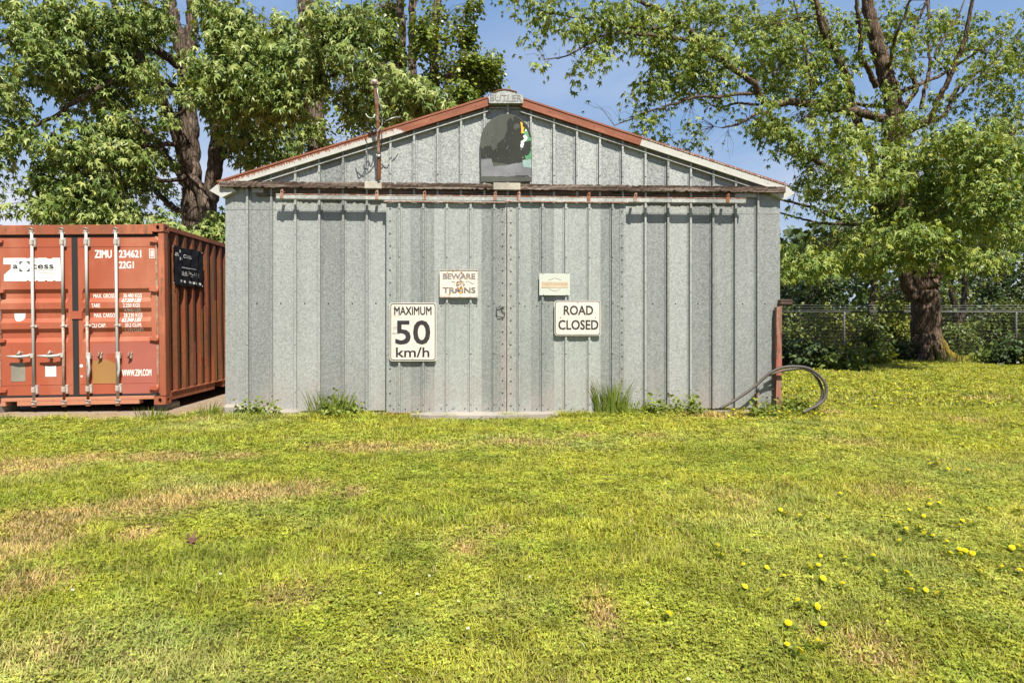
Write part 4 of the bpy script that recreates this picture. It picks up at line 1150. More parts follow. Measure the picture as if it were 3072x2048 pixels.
MAPLE[:, 2] = -.30 * (MAPLE[:, 0] ** 2 + MAPLE[:, 1] ** 2); MAPLE[[3, 5, 7, 9], 2] += .05; MAPLE[6, 2] -= .06
MAPLE_F = np.array([(0, 1, 2, 3), (0, 3, 4, 5), (0, 5, 6, 7), (0, 7, 8, 9), (0, 9, 10, 11)])
FOLD = MAPLE * np.array([1, .62, 1]); FOLD[:, 2] -= .55 * np.abs(FOLD[:, 1])
CURL = MAPLE * np.array([.9, .85, 1]); CURL[:, 2] -= .35 * CURL[:, 0] ** 2 - .12 * CURL[:, 1]
OVAL = np.array([(0, 0, 0), (.35, -.30, .06), (1, 0, -.12), (.35, .30, .06)], float); OVAL_F = np.array([(0, 1, 2, 3)])
LOBE = np.array([(0, 0, 0), (.15, -.42, -.02), (.55, -.34, -.06), (1, 0, -.16), (.55, .34, -.06), (.15, .42, -.02)], float); LOBE_F = np.array([(0, 1, 2, 3), (0, 3, 4, 5)])
def unit(a): return a / (np.linalg.norm(a, axis=-1, keepdims=True) + 1e-9)
def leaves(pos, axis, nrm, size, T, TF):
    a = unit(axis); n = unit(nrm - a * (nrm * a).sum(1, keepdims=True)); s_ = np.cross(n, a)
    V = pos[:, None] + size[:, None, None] * (T[None, :, 0, None] * a[:, None] + T[None, :, 1, None] * s_[:, None] + T[None, :, 2, None] * n[:, None])
    Fq = (np.arange(len(pos)) * len(T))[:, None, None] + TF[None]
    return V.reshape(-1, 3), Fq.reshape(-1, TF.shape[1])
def sprays(C, per, size, rg, spread=.30, droop=.55, T=MAPLE, TF=MAPLE_F, jitter=.5):
    """umbrella-like sprays of leaves hanging round each twig end"""
    n = np.repeat(np.arange(len(C)), per); k = len(n)
    az = rg.random(k) * 2 * np.pi
    o = np.stack([np.cos(az), np.sin(az), np.zeros(k)], 1)
    rad = spread * (0.15 + .85 * np.sqrt(rg.random(k)))
    pos = C[n] + o * rad[:, None]; pos[:, 2] += -rad * rg.random(k) * 1.1 + .10 * rg.normal(size=k)
    ax = o * (.55 + .45 * rg.random((k, 1))); ax[:, 2] -= droop * (.4 + 1.2 * rg.random(k)); ax += .25 * rg.normal(size=(k, 3))
    up = np.array([0, 0, 1.0]) + .35 * o + jitter * .6 * rg.normal(size=(k, 3))
    return leaves(pos, ax, up, size * (.55 + .75 * rg.random(k)), T, TF)
def blobs(B, Yc, rg, ry=1.0, dens=1.0, area=900.0):
    """targets inside ellipsoids given by their outline in the photo and a real depth"""
    o = []
    for b in B:
        u, v, ru, rv = b[:4]; n = max(3, int(dens * ru * rv / area)) if len(b) < 5 else int(b[4] * dens)
        d = unit(rg.normal(size=(n, 3))) * (rg.random((n, 1)) ** .45)
        Y = Yc + (b[5] if len(b) > 5 else rg.normal() * .7); c = P3(u, v, Y)
        o.append(c + d * np.array([ru * Y / F, ry, rv * Y / F]))
    return np.concatenate(o)
def maple_sprays(C, per, size, rg, spread, droop):
    """open, folded and curled leaves mixed in every spray"""
    return [sprays(C, max(1, round(per * f)), size * q, rg, spread, droop, T_, MAPLE_F) for f, q, T_ in ((.36, 1.0, MAPLE), (.36, 1.08, FOLD), (.28, .9, CURL))]
class Wood:
    def __init__(s, rg): s.V, s.F, s.k, s.rg = [], [], 0, rg; s.np_, s.nr = [], []
    def limb(s, pts, r0, r1, n=10, rough=.06, nodes=True, flare=0.0):
        P = np.array(catmull(pts, 6)); m = len(P)
        t_ = np.linspace(0, 1, m); r_ = r0 * (1 - t_) ** .8 + r1 * (1 - (1 - t_) ** .8)
        if flare: r_ = r_ * (1 + flare * np.exp(-t_ * m / 3.2))
        P[1:-1] += s.rg.normal(size=(m - 2, 3)) * (r_[1:-1, None] * .04 + .012)
        V, Fq = tube_arrays(P, r_, n)
        V += (V - np.repeat(P, n, 0)) * ((np.tile(s.rg.normal(size=n), m) * .9 + s.rg.normal(size=len(V)) * .45)[:, None] * rough)
        s.V.append(V); s.F.append(Fq + s.k); s.k += len(V)
        if nodes: s.np_.append(P[1:]); s.nr.append(r_[1:])
    def grow(s, targets, bend=.12, tip=.004, n=5):
        NP = np.concatenate(s.np_); NR = np.concatenate(s.nr)
        cap = len(NP) + len(targets) * 7; A = np.empty((cap, 3)); Rr = np.empty(cap); k = len(NP); A[:k] = NP; Rr[:k] = NR
        d0 = np.array([np.min(((NP - t_) ** 2).sum(1)) for t_ in targets])
        for i in np.argsort(d0):
            t_ = targets[i]; q = A[:k] - t_
            cost = (q ** 2).sum(1) + np.where(Rr[:k] < .006, 9, 0) + np.maximum(0, q[:, 2]) ** 2 * .25
            j = int(np.argmin(cost)); p = A[j]; d = np.linalg.norm(t_ - p)
            if d < .12: continue
            m = int(min(7, max(3, d / .3)))
            c = (p + t_) / 2 + np.array([0, 0, .18 * d]) + s.rg.normal(size=3) * bend * d
            f = np.linspace(0, 1, m)[:, None]
            B = (1 - f) ** 2 * p + 2 * f * (1 - f) * c + f ** 2 * t_
            B[1:-1] += s.rg.normal(size=(m - 2, 3)) * .035 * d
            r0 = min(.62 * Rr[j], .007 + .011 * d); r_ = r0 + (min(tip, r0 * .6) - r0) * f[:, 0]
            V, Fq = tube_arrays(B, r_, 7 if r0 > .03 else n if r0 > .012 else 3)
            s.V.append(V); s.F.append(Fq + s.k); s.k += len(V)
            A[k:k + m - 1] = B[1:]; Rr[k:k + m - 1] = r_[1:]; k += m - 1
    def build(s, name, mat, parent): return np_mesh(name, np.concatenate(s.V), np.concatenate(s.F), mat, parent, True)
def rel(a, o): return np.asarray(a) - np.array(o)
def crown(parts, name, mat, parent):
    V, Fs, k = [], [], 0
    for v_, f_ in parts: V.append(v_); Fs.append(f_ + k); k += len(v_)
    V = np.concatenate(V) - np.array(parent.location)
    w_ = {}
    for f_ in Fs: w_.setdefault(f_.shape[1], []).append(f_)
    return np_mesh(name, V, [np.concatenate(x) for x in w_.values()], mat, parent)

# ---------------------------------------------------------------- big maple at the right, by the fence
rg = np.random.default_rng(11)
Y0 = 20.6
base = P3(2783, 1086, Y0); base[2] = 0
tree = empty('maple_tree', tuple(base), 'big spreading maple with mossy trunk standing by the wire fence', 'tree')
wd = Wood(rg)
z5 = lambda L_, Y: [P3(2200 + x * .40823, y * .40823, Y + (d[0] if d else 0)) for x, y, *d in L_]
z6 = lambda L_, Y: [P3(2200 + x * .4465, 600 + y * .4465, Y + (d[0] if d else 0)) for x, y, *d in L_]
z4 = lambda L_, Y: [P3(1500 + x * .40816, y * .40816, Y + (d[0] if d else 0)) for x, y, *d in L_]
wd.limb([base + (0, 0, -.2)] + [base + (0, 0, .35)] + z6([(1297, 900), (1290, 700), (1278, 540), (1265, 420), (1240, 300)], Y0) + z5([(1175, 1480), (1170, 1250), (1165, 1080), (1195, 880), (1150, 650), (1090, 460), (1050, 300), (1010, 150), (985, 0), (960, -300)], Y0), .45, .14, 18, .05, flare=.34)
for k in range(7):                                 # root flare
    a = k * .9 + .3; q = base + np.array([math.cos(a), math.sin(a), 0]) * .33
    wd.limb([q + (0, 0, .75) - np.array([math.cos(a), math.sin(a), 0]) * .1, q + (math.cos(a) * .18, math.sin(a) * .18, .22), q + (math.cos(a) * .62, math.sin(a) * .62, .0), q + (math.cos(a) * 1.2, math.sin(a) * 1.2, -.08)], .19, .05, 8, nodes=False)
wd.limb(z6([(1215, 660), (1165, 560), (1140, 460), (1150, 380)], Y0 - .25) + z5([(1120, 1640, -.4), (1075, 1500, -.5), (1010, 1150, -.4), (950, 1000, -.2), (880, 800), (840, 600), (760, 400, .3), (700, 250, .4), (600, 0, .6), (560, -200, .8)], Y0), .19, .09, 12)
wd.limb(z5([(1120, 1560, -.5), (1095, 1480, -.7), (1060, 1440, -.7)], Y0), .34, .20, 10, .12, nodes=False)
wd.limb(z6([(1345, 560), (1390, 500), (1400, 430), (1385, 380)], Y0 - .3), .10, .06, 8, .15)
LM = [  # main limbs, thickest radius, thin end
 (z5([(1120, 890), (1000, 850, -.3), (840, 815, -.8), (680, 790, -1.2), (520, 765, -1.5), (400, 750, -1.8), (280, 775, -2.0), (200, 720, -2.2)], Y0) + z4([(1870, 620, -2.4), (1700, 500, -2.6), (1530, 375, -2.8), (1390, 220, -3.0), (1210, 90, -3.2), (1000, 0, -3.3), (850, -80, -3.4)], Y0), .20, .05),
 (z4([(1530, 380, -2.8), (1420, 315, -3.2), (1300, 285, -3.4), (1100, 258, -3.7), (900, 245, -4.0), (760, 262, -4.2), (640, 330, -4.4), (480, 415, -4.5), (330, 440, -4.6)], Y0), .085, .012),
 (z4([(1290, 215, -3.0), (1170, 210, -3.2), (1030, 207, -3.5), (860, 180, -3.8), (700, 140, -4.0), (480, 120, -4.2), (300, 80, -4.3), (180, 40, -4.4)], Y0), .07, .010),
 (z4([(1880, 690, -2.2), (1740, 690, -2.6), (1590, 715, -2.9), (1440, 715, -3.1), (1280, 765, -3.3), (1100, 820, -3.5), (960, 880, -3.6), (840, 925, -3.7)], Y0), .075, .012),
 (z4([(1900, 770, -2.1), (1750, 760, -1.2), (1600, 790, -.8), (1500, 740, -.4), (1400, 720, 0), (1270, 740, .4)], Y0), .06, .012),
 (z5([(1090, 1390), (900, 1310, -.5), (720, 1250, -.9), (600, 1170, -1.2), (480, 1090, -1.5), (400, 960, -1.7), (310, 890, -1.9), (200, 830, -2.1), (60, 900, -2.3), (-80, 940, -2.4)], Y0), .17, .03),
 (z6([(1160, 250, .4), (1000, 190, .6), (860, 165, .8), (700, 125, 1.0), (500, 40, 1.2), (340, 0, 1.3), (150, -80, 1.5)], Y0), .11, .03),
 (z6([(1000, 190, .6), (880, 172, 1.2), (640, 160, 1.8), (470, 130, 2.1), (320, 85, 2.4), (150, 40, 2.6)], Y0), .085, .025),
 (z5([(1215, 900), (1260, 780, .2), (1345, 650, .5), (1290, 520, .8), (1270, 400, 1.0), (1300, 280, 1.2), (1400, 60, 1.5), (1480, -120, 1.8)], Y0), .12, .04),
 (z5([(1380, 800, .1), (1410, 640, .2), (1445, 500, .3), (1440, 300, .4), (1435, 80, .5), (1440, -150, .6)], Y0), .085, .04),
 (z5([(1225, 1000), (1430, 880, -.3), (1500, 740, -.5), (1570, 620, -.7), (1650, 420, -.9), (1700, 280, -1), (1760, 0, -1.2), (1800, -150, -1.3)], Y0), .15, .05),
 (z5([(1300, 960), (1540, 850, .3), (1640, 660, .6), (1760, 560, .9), (1900, 460, 1.2), (2050, 330, 1.5), (2200, 180, 1.8)], Y0), .10, .025),
 (z5([(1590, 600, -.7), (1560, 500, -.6), (1480, 400, -.4), (1600, 200, -.3), (1680, 60, -.2), (1740, -150, 0)], Y0), .06, .02),
 (z5([(1050, 640), (1000, 520, -.4), (930, 420, -.8), (940, 250, -1.0), (910, 60, -1.2), (900, -150, -1.4)], Y0), .13, .05),
 (z5([(830, 560), (700, 330, -.4), (640, 180, -.7), (620, 60, -.9), (560, -150, -1)], Y0), .13, .06),
 (z5([(560, 765, -1.5), (570, 600, -1.7), (540, 450, -1.9), (520, 300, -2.0), (470, 130, -2.2), (440, -50, -2.3)], Y0), .06, .02),
 (z5([(290, 560, -2.3), (380, 440, -2.2), (500, 360, -2.0), (620, 440, -1.6), (700, 520, -1.2)], Y0), .05, .025),
 (z5([(1230, 1380), (1450, 1390, .4), (1700, 1300, .8), (1900, 1200, 1.1), (2136, 1080, 1.5)], Y0), .11, .03),
 (z5([(1200, 1250), (1500, 1200, -.8), (1800, 1150, -1.4), (2050, 1120, -1.8), (2250, 1000, -2.2)], Y0), .09, .02),
 (z5([(1650, 700, .5), (1850, 540, .8), (2050, 530, 1.2), (2250, 560, 1.6)], Y0), .05, .015),
 (z6([(1280, 330), (1350, 260, -.6), (1500, 200, -1.2), (1700, 70, -1.8), (1953, -60, -2.4)], Y0), .08, .02),
 (z6([(1170, 420, -.4), (1050, 350, -1.0), (900, 340, -1.6), (700, 390, -2.2), (520, 420, -2.6), (400, 410, -2.8)], Y0), .06, .012),
 (z5([(1150, 640), (1160, 420, -.4), (1200, 250, -.9), (1280, 60, -1.2), (1330, -150, -1.5)], Y0), .09, .03),
 (z5([(1200, 800), (900, 760, 1.2), (600, 700, 2.2), (300, 600, 3.0), (60, 480, 3.6)], Y0), .10, .02),
 (z5([(1180, 700), (1500, 560, 1.4), (1800, 380, 2.4), (2050, 200, 3.2)], Y0), .10, .02),
]
for P, a, b in LM: wd.limb(P, a * .68, b * .8, 9)
BR = [(1560, 15, 60, 30, 7, -4.3), (1660, 25, 70, 40, 14, -4.2), (1760, 60, 70, 40, 16, -4), (1880, 40, 90, 50, 22, -3.6), (1990, 40, 90, 50, 24, -3.3), (2080, 30, 80, 50, 22), (1940, 110, 60, 35, 10, -3.8), (1840, 95, 60, 35, 10, -3.9), (1720, 110, 60, 30, 6, -4.2), (1590, 110, 20, 12, 2, -4.4), (1770, 200, 60, 25, 6, -4.3), (1800, 150, 40, 30, 4, -4.2), (1620, 185, 12, 10, 1, -4.4),
 (2000, 150, 90, 55, 22, -3), (2090, 130, 80, 60, 24, -2.7), (1985, 215, 80, 50, 20, -2.9), (2080, 215, 80, 60, 20, -2.4), (2160, 190, 80, 60, 20, -2.3), (1960, 270, 50, 40, 7, -2.9), (2050, 280, 60, 30, 6), (1885, 295, 15, 12, 1, -3.5), (2150, 60, 90, 60, 24), (2230, 80, 80, 60, 20), (2150, 270, 70, 40, 7, -2.3), (1915, 370, 40, 25, 5, -3.4), (1990, 340, 60, 30, 4, -3), (2070, 400, 60, 30, 6, -2),
 (2290, 60, 100, 60, 26), (2250, 170, 80, 60, 20, -1.5), (2330, 140, 80, 60, 24, -1.8), (2400, 60, 90, 60, 24), (2420, 150, 80, 60, 24), (2300, 250, 70, 40, 12), (2380, 240, 80, 50, 18, -1.5), (2470, 230, 80, 60, 22, -1), (2510, 100, 80, 60, 20), (2500, 290, 70, 50, 18, -1.2), (2440, 320, 60, 30, 9, -1.6), (2590, 60, 70, 60, 12), (2550, 190, 50, 40, 10),
 (2690, 60, 80, 60, 16), (2760, 100, 80, 60, 16), (2720, 180, 60, 50, 10), (2830, 70, 70, 60, 12, 1), (2920, 120, 70, 60, 12, 1), (3000, 70, 90, 60, 18, 1), (3050, 150, 80, 60, 18, .5), (2960, 200, 80, 50, 16), (3040, 240, 70, 50, 16), (2850, 180, 60, 40, 6), (2930, 290, 90, 40, 12, 1), (3040, 320, 80, 50, 16, 1),
 (2270, 350, 70, 45, 22, -2.2), (2330, 390, 60, 40, 16, -2), (2380, 430, 80, 40, 16, -1.8), (2470, 395, 70, 40, 14, -1.5), (2540, 400, 70, 35, 12, -1), (2640, 290, 60, 40, 10, -.8), (2680, 380, 90, 45, 20, -1), (2760, 330, 60, 50, 12, -.7), (2600, 440, 80, 40, 16, -1.2), (2700, 460, 90, 45, 24, -1.4), (2790, 430, 90, 50, 28, -1.5), (2880, 400, 90, 45, 24, -1), (2980, 390, 90, 50, 24, -.5),
 (2860, 480, 100, 55, 34, -1.8), (2960, 470, 90, 60, 30, -1.5), (3050, 470, 70, 70, 24, -1), (2520, 500, 70, 45, 14, -1), (2600, 540, 90, 45, 22, -1.4), (2720, 550, 100, 55, 36, -1.8), (2840, 560, 100, 55, 34, -2), (2960, 570, 100, 60, 34, -2), (3050, 590, 70, 70, 24, -1.5), (2470, 560, 80, 40, 14, .5), (2560, 610, 70, 30, 10, .8), (2420, 530, 50, 30, 7, .5),
 (2440, 610, 60, 30, 6, 1.5), (2500, 720, 70, 25, 6, 1.5), (2400, 480, 60, 40, 9, 1.8), (2650, 660, 80, 35, 26, -1.6), (2720, 700, 90, 35, 30, -1.8), (2600, 710, 80, 35, 22, -2), (2830, 640, 100, 50, 26, -1.8), (2950, 670, 100, 50, 22, -1.4), (3040, 700, 60, 50, 14, -1), (2530, 760, 80, 35, 22, -2.4), (2440, 790, 70, 30, 18, -2.7), (2380, 780, 50, 35, 14, -2.8), (2640, 770, 80, 30, 20, -2), (2730, 745, 80, 30, 20, -1.8), (2870, 760, 80, 35, 16, -1.4), (2950, 790, 70, 25, 12, -1.2), (2360, 745, 30, 25, 8, -2.8)]
BR = [(*b[:5], (b[5] if len(b) > 5 else rg.normal() * .7) - ((2.2 + 2.1 * (i % 3 == 0)) if b[1] > 390 and b[0] > 2430 else 0)) for i, b in enumerate(BR)]
BR = [(*b[:4], b[4] * (.75 if 2540 < b[0] < 2820 and 270 < b[1] < 640 else 1.0), b[5]) for b in BR]
LV = blobs(BR, Y0, rg, 1.1, 1.0)
bare = blobs([(1650, 170, 80, 50, 10, -4.4), (1850, 330, 110, 50, 16, -3.5), (2000, 370, 130, 50, 24, -2.8), (2130, 330, 110, 60, 24, -2.2), (2080, 430, 90, 40, 14, -1.8), (2380, 630, 60, 30, 6, 1.4), (2900, 250, 180, 150, 24, .6), (2500, 650, 120, 40, 12, 1), (2200, 440, 60, 40, 8, -2), (2990, 180, 90, 150, 14, .8)], Y0, rg, .9)
back = blobs([(2300, 120, 250, 120, 30, 3), (2700, 120, 300, 140, 30, 3.2), (2900, 480, 220, 160, 50, 2.8), (2600, 420, 200, 120, 20, 2.6)], Y0, rg, 1.6)
back = np.concatenate([back, blobs([(2300, -260, 420, 190, 80, 1), (2750, -280, 420, 200, 80, 1), (1800, -160, 250, 110, 40, -3), (3250, 200, 160, 300, 80, 0), (3300, 620, 160, 200, 60, 0)], Y0, rg, 2.8)])
wd.grow(np.concatenate([LV, back, bare]))
tr_ = wd.build('trunk', 'bark_maple', None)
tr_.data.transform(Matrix.Translation(-Vector(base))); tr_.parent = tree
crown(maple_sprays(LV, 16, .140, rg, .31, .8) + maple_sprays(back, 12, .145, rg, .38, .6) + [sprays(bare[::3], 2, .11, rg, .15, .5)], 'crown', 'leaf_maple', tree)

# ---------------------------------------------------------------- double-stemmed maple behind the container
rg = np.random.default_rng(23)
Y1 = 17.2
z2 = lambda L_, Y: [P3(x * .43365, y * .43365, Y + (d[0] if d else 0)) for x, y, *d in L_]
base = P3(612, 1100, Y1); base[2] = 0
tree = empty('maple_tree', tuple(base), 'tall twin-stemmed maple with dense foliage behind the container', 'tree')
wd = Wood(rg)
g0 = P3(612, 965, Y1)
wd.limb([base + (-.12, 0, -.2), base + (-.1, 0, .8)] + z2([(1345, 1650), (1340, 1450), (1330, 1250), (1315, 1050), (1312, 850), (1290, 600), (1275, 420), (1225, 230), (1180, 60), (1140, -200), (1100, -500)], Y1), .31, .12, 16, .05, flare=.3)
wd.limb([base + (.25, -.1, -.2), base + (.22, -.1, .8)] + z2([(1440, 1650, -.1), (1440, 1480, -.1), (1465, 1300, -.15), (1490, 1100, -.2), (1500, 850, -.2), (1500, 600, -.1), (1500, 350), (1480, 100), (1470, -200), (1460, -500)], Y1), .24, .10, 14, .05, flare=.3)
wd.limb(z2([(1400, 1700, -.3), (1425, 1500, -.35), (1400, 1350, -.3), (1330, 1240, -.2)], Y1), .2, .12, 10, nodes=False)
LM = [
 (z2([(1310, 450), (1325, 250, .1), (1335, 60, .2), (1330, -200, .3)], Y1), .17, .12),
 (z2([(1330, 1260), (1270, 1080, -.4), (1180, 830, -.8), (1080, 600, -1.1), (1000, 480, -1.3), (880, 240, -1.6), (790, 40, -1.8), (740, -150, -2)], Y1), .16, .05),
 (z2([(1180, 830, -.8), (1250, 790, -1.2), (1340, 710, -1.6), (1430, 640, -1.9)], Y1), .05, .02),
 (z2([(1310, 1300), (1180, 1120, .5), (1000, 900, .9), (800, 780, 1.2), (600, 640, 1.5), (380, 560, 1.8), (100, 480, 2)], Y1), .12, .03),
 (z2([(1310, 1520), (1220, 1450, .3), (1130, 1380, .6), (1000, 1250, 1.0), (800, 1250, 1.4), (600, 1320, 1.6)], Y1), .11, .02),
 (z2([(1480, 1120), (1600, 1020, .4), (1800, 880, .8), (1900, 780, 1.1), (2050, 560, 1.4), (2200, 400, 1.6)], Y1), .12, .03),
 (z2([(1500, 900), (1620, 820, -.6), (1760, 640, -1.2), (1900, 560, -1.8), (2100, 560, -2.2), (2300, 520, -2.6), (2500, 470, -3)], Y1), .09, .02),
 (z2([(1500, 500), (1650, 400, -.7), (1850, 260, -1.3), (2100, 180, -2), (2350, 120, -2.4), (2600, 80, -2.7)], Y1), .09, .02),
 (z2([(1290, 500), (1050, 320, -.7), (800, 180, -1.3), (600, 150, -1.8), (350, 240, -2.2), (120, 240, -2.6), (-80, 330, -2.8)], Y1), .11, .02),
 (z2([(1260, 260), (1000, 20, -.6), (700, -80, -1.2), (400, -60, -1.6), (100, -20, -2)], Y1), .1, .02),
 (z2([(1290, 650), (1100, 560, -1), (900, 500, -1.6), (700, 600, -2.0), (500, 720, -2.3), (330, 830, -2.5), (100, 900, -2.7), (-60, 840, -2.9)], Y1), .09, .015),
 (z2([(1310, 1000), (1150, 1000, -.9), (900, 1020, -1.5), (650, 1060, -2), (420, 960, -2.3), (250, 920, -2.5)], Y1), .07, .015),
 (z2([(1320, 1180), (1200, 1250, -.8), (1020, 1240, -1.3), (820, 1300, -1.7), (600, 1380, -2), (400, 1420, -2.2), (250, 1380, -2.4)], Y1), .06, .012),
 (z2([(1500, 700), (1620, 620, .9), (1800, 500, 1.6), (2000, 480, 2.2)], Y1), .08, .02),
]
for P, a, b in LM: wd.limb(P, a, b, 9)
BL = [(70, 40, 90, 45, 22, -2), (180, 50, 90, 50, 28, -2.1), (280, 60, 80, 50, 24, -2), (120, 130, 90, 50, 26, -2.3), (210, 150, 90, 55, 30, -2.3), (60, 200, 60, 30, 7, -2.5), (160, 210, 90, 40, 26, -2.4), (250, 230, 80, 50, 18, -2), (330, 120, 80, 60, 24, -1.8), (370, 200, 70, 60, 22, -1.5), (410, 90, 70, 50, 20, -1.5), (440, 30, 80, 40, 20, -1.3), (440, 220, 50, 50, 12, -1.9), (360, 290, 70, 50, 16, -1), (280, 300, 70, 40, 12, -1), (180, 270, 60, 20, 5, -2), (500, 40, 40, 40, 5, -1),
 (20, 260, 40, 40, 12, -2.8), (40, 340, 50, 50, 14, -2.8), (15, 440, 30, 60, 14, -2.8), (40, 510, 30, 20, 3, -2.8), (100, 400, 50, 15, 4, -2.6), (160, 425, 50, 20, 8, -2.5), (250, 370, 60, 25, 9, -2), (320, 380, 80, 45, 24, -1.6), (400, 370, 60, 50, 18, -1.2), (290, 450, 90, 45, 26, -1.9), (200, 470, 70, 35, 14, -2), (370, 460, 90, 45, 30, -1.7), (440, 450, 55, 45, 14, -1.2), (160, 540, 70, 40, 18, -2.2), (95, 615, 45, 35, 7, -2.4), (160, 620, 80, 45, 28, -2.2), (250, 560, 90, 45, 24, -2), (250, 630, 90, 40, 26, -2.1), (340, 560, 80, 45, 20, -1.6), (350, 630, 90, 40, 24, -1.7), (430, 530, 60, 40, 14, -1.2), (440, 630, 45, 30, 7, -1.2), (465, 330, 35, 40, 7, -1.8),
 (640, 40, 60, 60, 20, -2), (700, 60, 70, 60, 28, -2.2), (680, 130, 70, 50, 26, -2.3), (620, 210, 60, 40, 20, -2.4), (660, 250, 60, 45, 24, -2.6), (630, 300, 50, 40, 20, -2.6), (680, 330, 30, 25, 6, -2.4), (720, 220, 70, 50, 26, -2.6), (780, 150, 70, 60, 28, -2.5), (760, 80, 60, 50, 18, -2), (800, 220, 70, 50, 28, -2.7), (860, 170, 60, 50, 22, -2.7), (870, 90, 60, 60, 18, -2.4), (880, 250, 70, 45, 26, -2.9), (830, 300, 70, 40, 22, -2.7), (760, 300, 60, 40, 18, -2.5), (900, 310, 50, 30, 10, -2.8), (940, 200, 60, 40, 18, -2.9), (960, 120, 60, 50, 18, -2.8), (1000, 60, 80, 50, 26, -2.9), (1070, 60, 70, 40, 18, -3), (1040, 170, 50, 25, 12, -3), (1110, 180, 50, 30, 14, -3.1), (1090, 230, 50, 25, 8, -3),
 (1190, 255, 50, 30, 16, -3.4), (1240, 280, 60, 35, 22, -3.4), (1300, 300, 50, 35, 18, -3.4), (1200, 320, 60, 30, 14, -3.4), (700, 410, 60, 35, 14, -1), (780, 400, 80, 45, 18, 0), (850, 440, 70, 40, 14, .5), (740, 470, 60, 30, 10, 0), (920, 390, 60, 40, 10, .5), (1060, 300, 50, 40, 12, -2)]
LV = blobs(BL, Y1, rg, .95, .95)
front = blobs([(520, 690, 35, 25, 12, -1.6), (570, 705, 40, 22, 14, -1.8), (640, 700, 40, 30, 16, -1.8), (655, 650, 25, 30, 8, -1.6), (490, 665, 25, 25, 6, -1.6)], Y1, rg, .4, 1.2)
back = blobs([(220, 100, 220, 90, 24, 1.6), (420, 300, 130, 180, 60, 1.6), (300, 530, 160, 80, 44, 1.4), (700, 200, 150, 170, 80, 1.8), (800, 380, 170, 80, 50, 1.8), (930, 150, 130, 110, 30, 1.6), (480, 100, 110, 90, 30, 1.8), (540, 560, 50, 80, 6, 1.4)], Y1, rg, 1.3, 1.0)
back = np.concatenate([back, blobs([(300, -260, 420, 190, 80, 1.2), (800, -260, 400, 190, 80, 1.2), (-260, 200, 200, 300, 110, 0), (-220, 560, 180, 150, 60, 0)], Y1, rg, 2.4)])
wd.grow(np.concatenate([LV, back, front]))
tr_ = wd.build('trunk', 'bark_left', None)
tr_.data.transform(Matrix.Translation(-Vector(base))); tr_.parent = tree
crown(maple_sprays(LV, 17, .150, rg, .28, 1.0) + maple_sprays(back, 13, .15, rg, .36, .7) + maple_sprays(front, 16, .155, rg, .26, .8), 'crown', 'leaf_maple_left', tree)

# ---------------------------------------------------------------- ivy-covered trunks behind the shed
def ivy_tree(px, Y, r0, label, B, seed, strands=(), dens=1.0):
    rg = np.random.default_rng(seed)
    b = P3(px[-1][0][0], 1000, Y); b[2] = 0
    t_ = empty('ivy_tree', tuple(b), label, 'tree'); wd = Wood(rg)
    for i, stem in enumerate(px):
        pts = [np.array([P3(stem[0][0], 900, Y)[0], Y, -.2])] + [P3(u, v, Y + .15 * i) for u, v in stem]
        wd.limb(pts, r0, r0 * .62, 12, .10)
    T_ = blobs(B, Y, rg, .55, dens)
    wd.grow(T_, .2)
    for s_ in strands:                             # hanging stems
        u, v0, v1 = s_; k = 6
        wd.limb([P3(u + rg.normal() * 5, v0 + (v1 - v0) * i / k, Y - .5 + .05 * rg.normal()) for i in range(k + 1)], .012, .006, 4, nodes=False)
    q = wd.build('trunk', 'bark_ivy', None); q.data.transform(Matrix.Translation(-Vector(b))); q.parent = t_
    crown([sprays(T_, 22, .125, rg, .26, .6, LOBE, LOBE_F, .8), sprays(T_[::2], 12, .10, rg, .38, .7, LOBE, LOBE_F, .9)], 'ivy', 'leaf_ivy', t_)
ivy_tree([[(960, 560), (955, 420), (945, 260), (930, 120), (920, 0), (910, -250)]], 18.8, .30, 'thick shaggy trunk with ivy rising just left of the shed gable',
         [(980, 430, 70, 60), (940, 360, 60, 60), (1010, 360, 60, 60), (900, 440, 60, 50), (1050, 420, 50, 40), (960, 260, 35, 60, 14), (1000, 300, 50, 40), (830, 470, 70, 30), (1060, 330, 40, 60, 18), (930, 210, 30, 40, 8), (1080, 250, 30, 50, 8), (1110, 200, 25, 60, 7)], 5, ((1085, -40, 150), (1100, -40, 250), (895, -20, 120), (1020, 180, 420), (1075, 180, 460)), 1.0)
ivy_tree([[(1208, 480), (1205, 330), (1207, 180), (1203, 0), (1200, -250)], [(1240, 480), (1242, 300), (1236, 150), (1240, 0), (1244, -250)], [(1300, 480), (1308, 300), (1300, 150), (1310, 0), (1316, -250)]], 20.5, .16, 'group of slim dark trunks wrapped in leafy ivy behind the shed ridge',
         [(1310, 60, 55, 70), (1360, 40, 50, 50), (1295, 150, 55, 60), (1350, 120, 60, 50), (1390, 70, 35, 45), (1290, 230, 55, 50), (1350, 200, 55, 50), (1400, 110, 25, 40, 8), (1400, 190, 40, 30, 12), (1440, 190, 40, 30, 16), (1470, 220, 25, 40, 14), (1420, 250, 40, 30, 14), (1390, 280, 45, 30, 12), (1480, 170, 12, 15, 3), (1330, 270, 50, 45), (1260, 260, 45, 50, 16), (1270, 90, 25, 70, 12), (1190, 180, 30, 60, 10), (1180, 260, 40, 60, 16), (1160, 100, 35, 60, 12), (1170, 20, 30, 40, 8), (1230, 330, 60, 40), (1290, 330, 50, 40), (1150, 340, 50, 40, 16), (1420, 10, 20, 20, 4), (1320, -60, 70, 60), (1220, -70, 60, 60), (1340, 330, 40, 40, 14), (1110, 60, 30, 50, 8)], 6,
         ((1176, -40, 180), (1190, -40, 230), (1168, -40, 140), (1400, 150, 240), (1225, -20, 200), (1385, 20, 170)), 2.3)

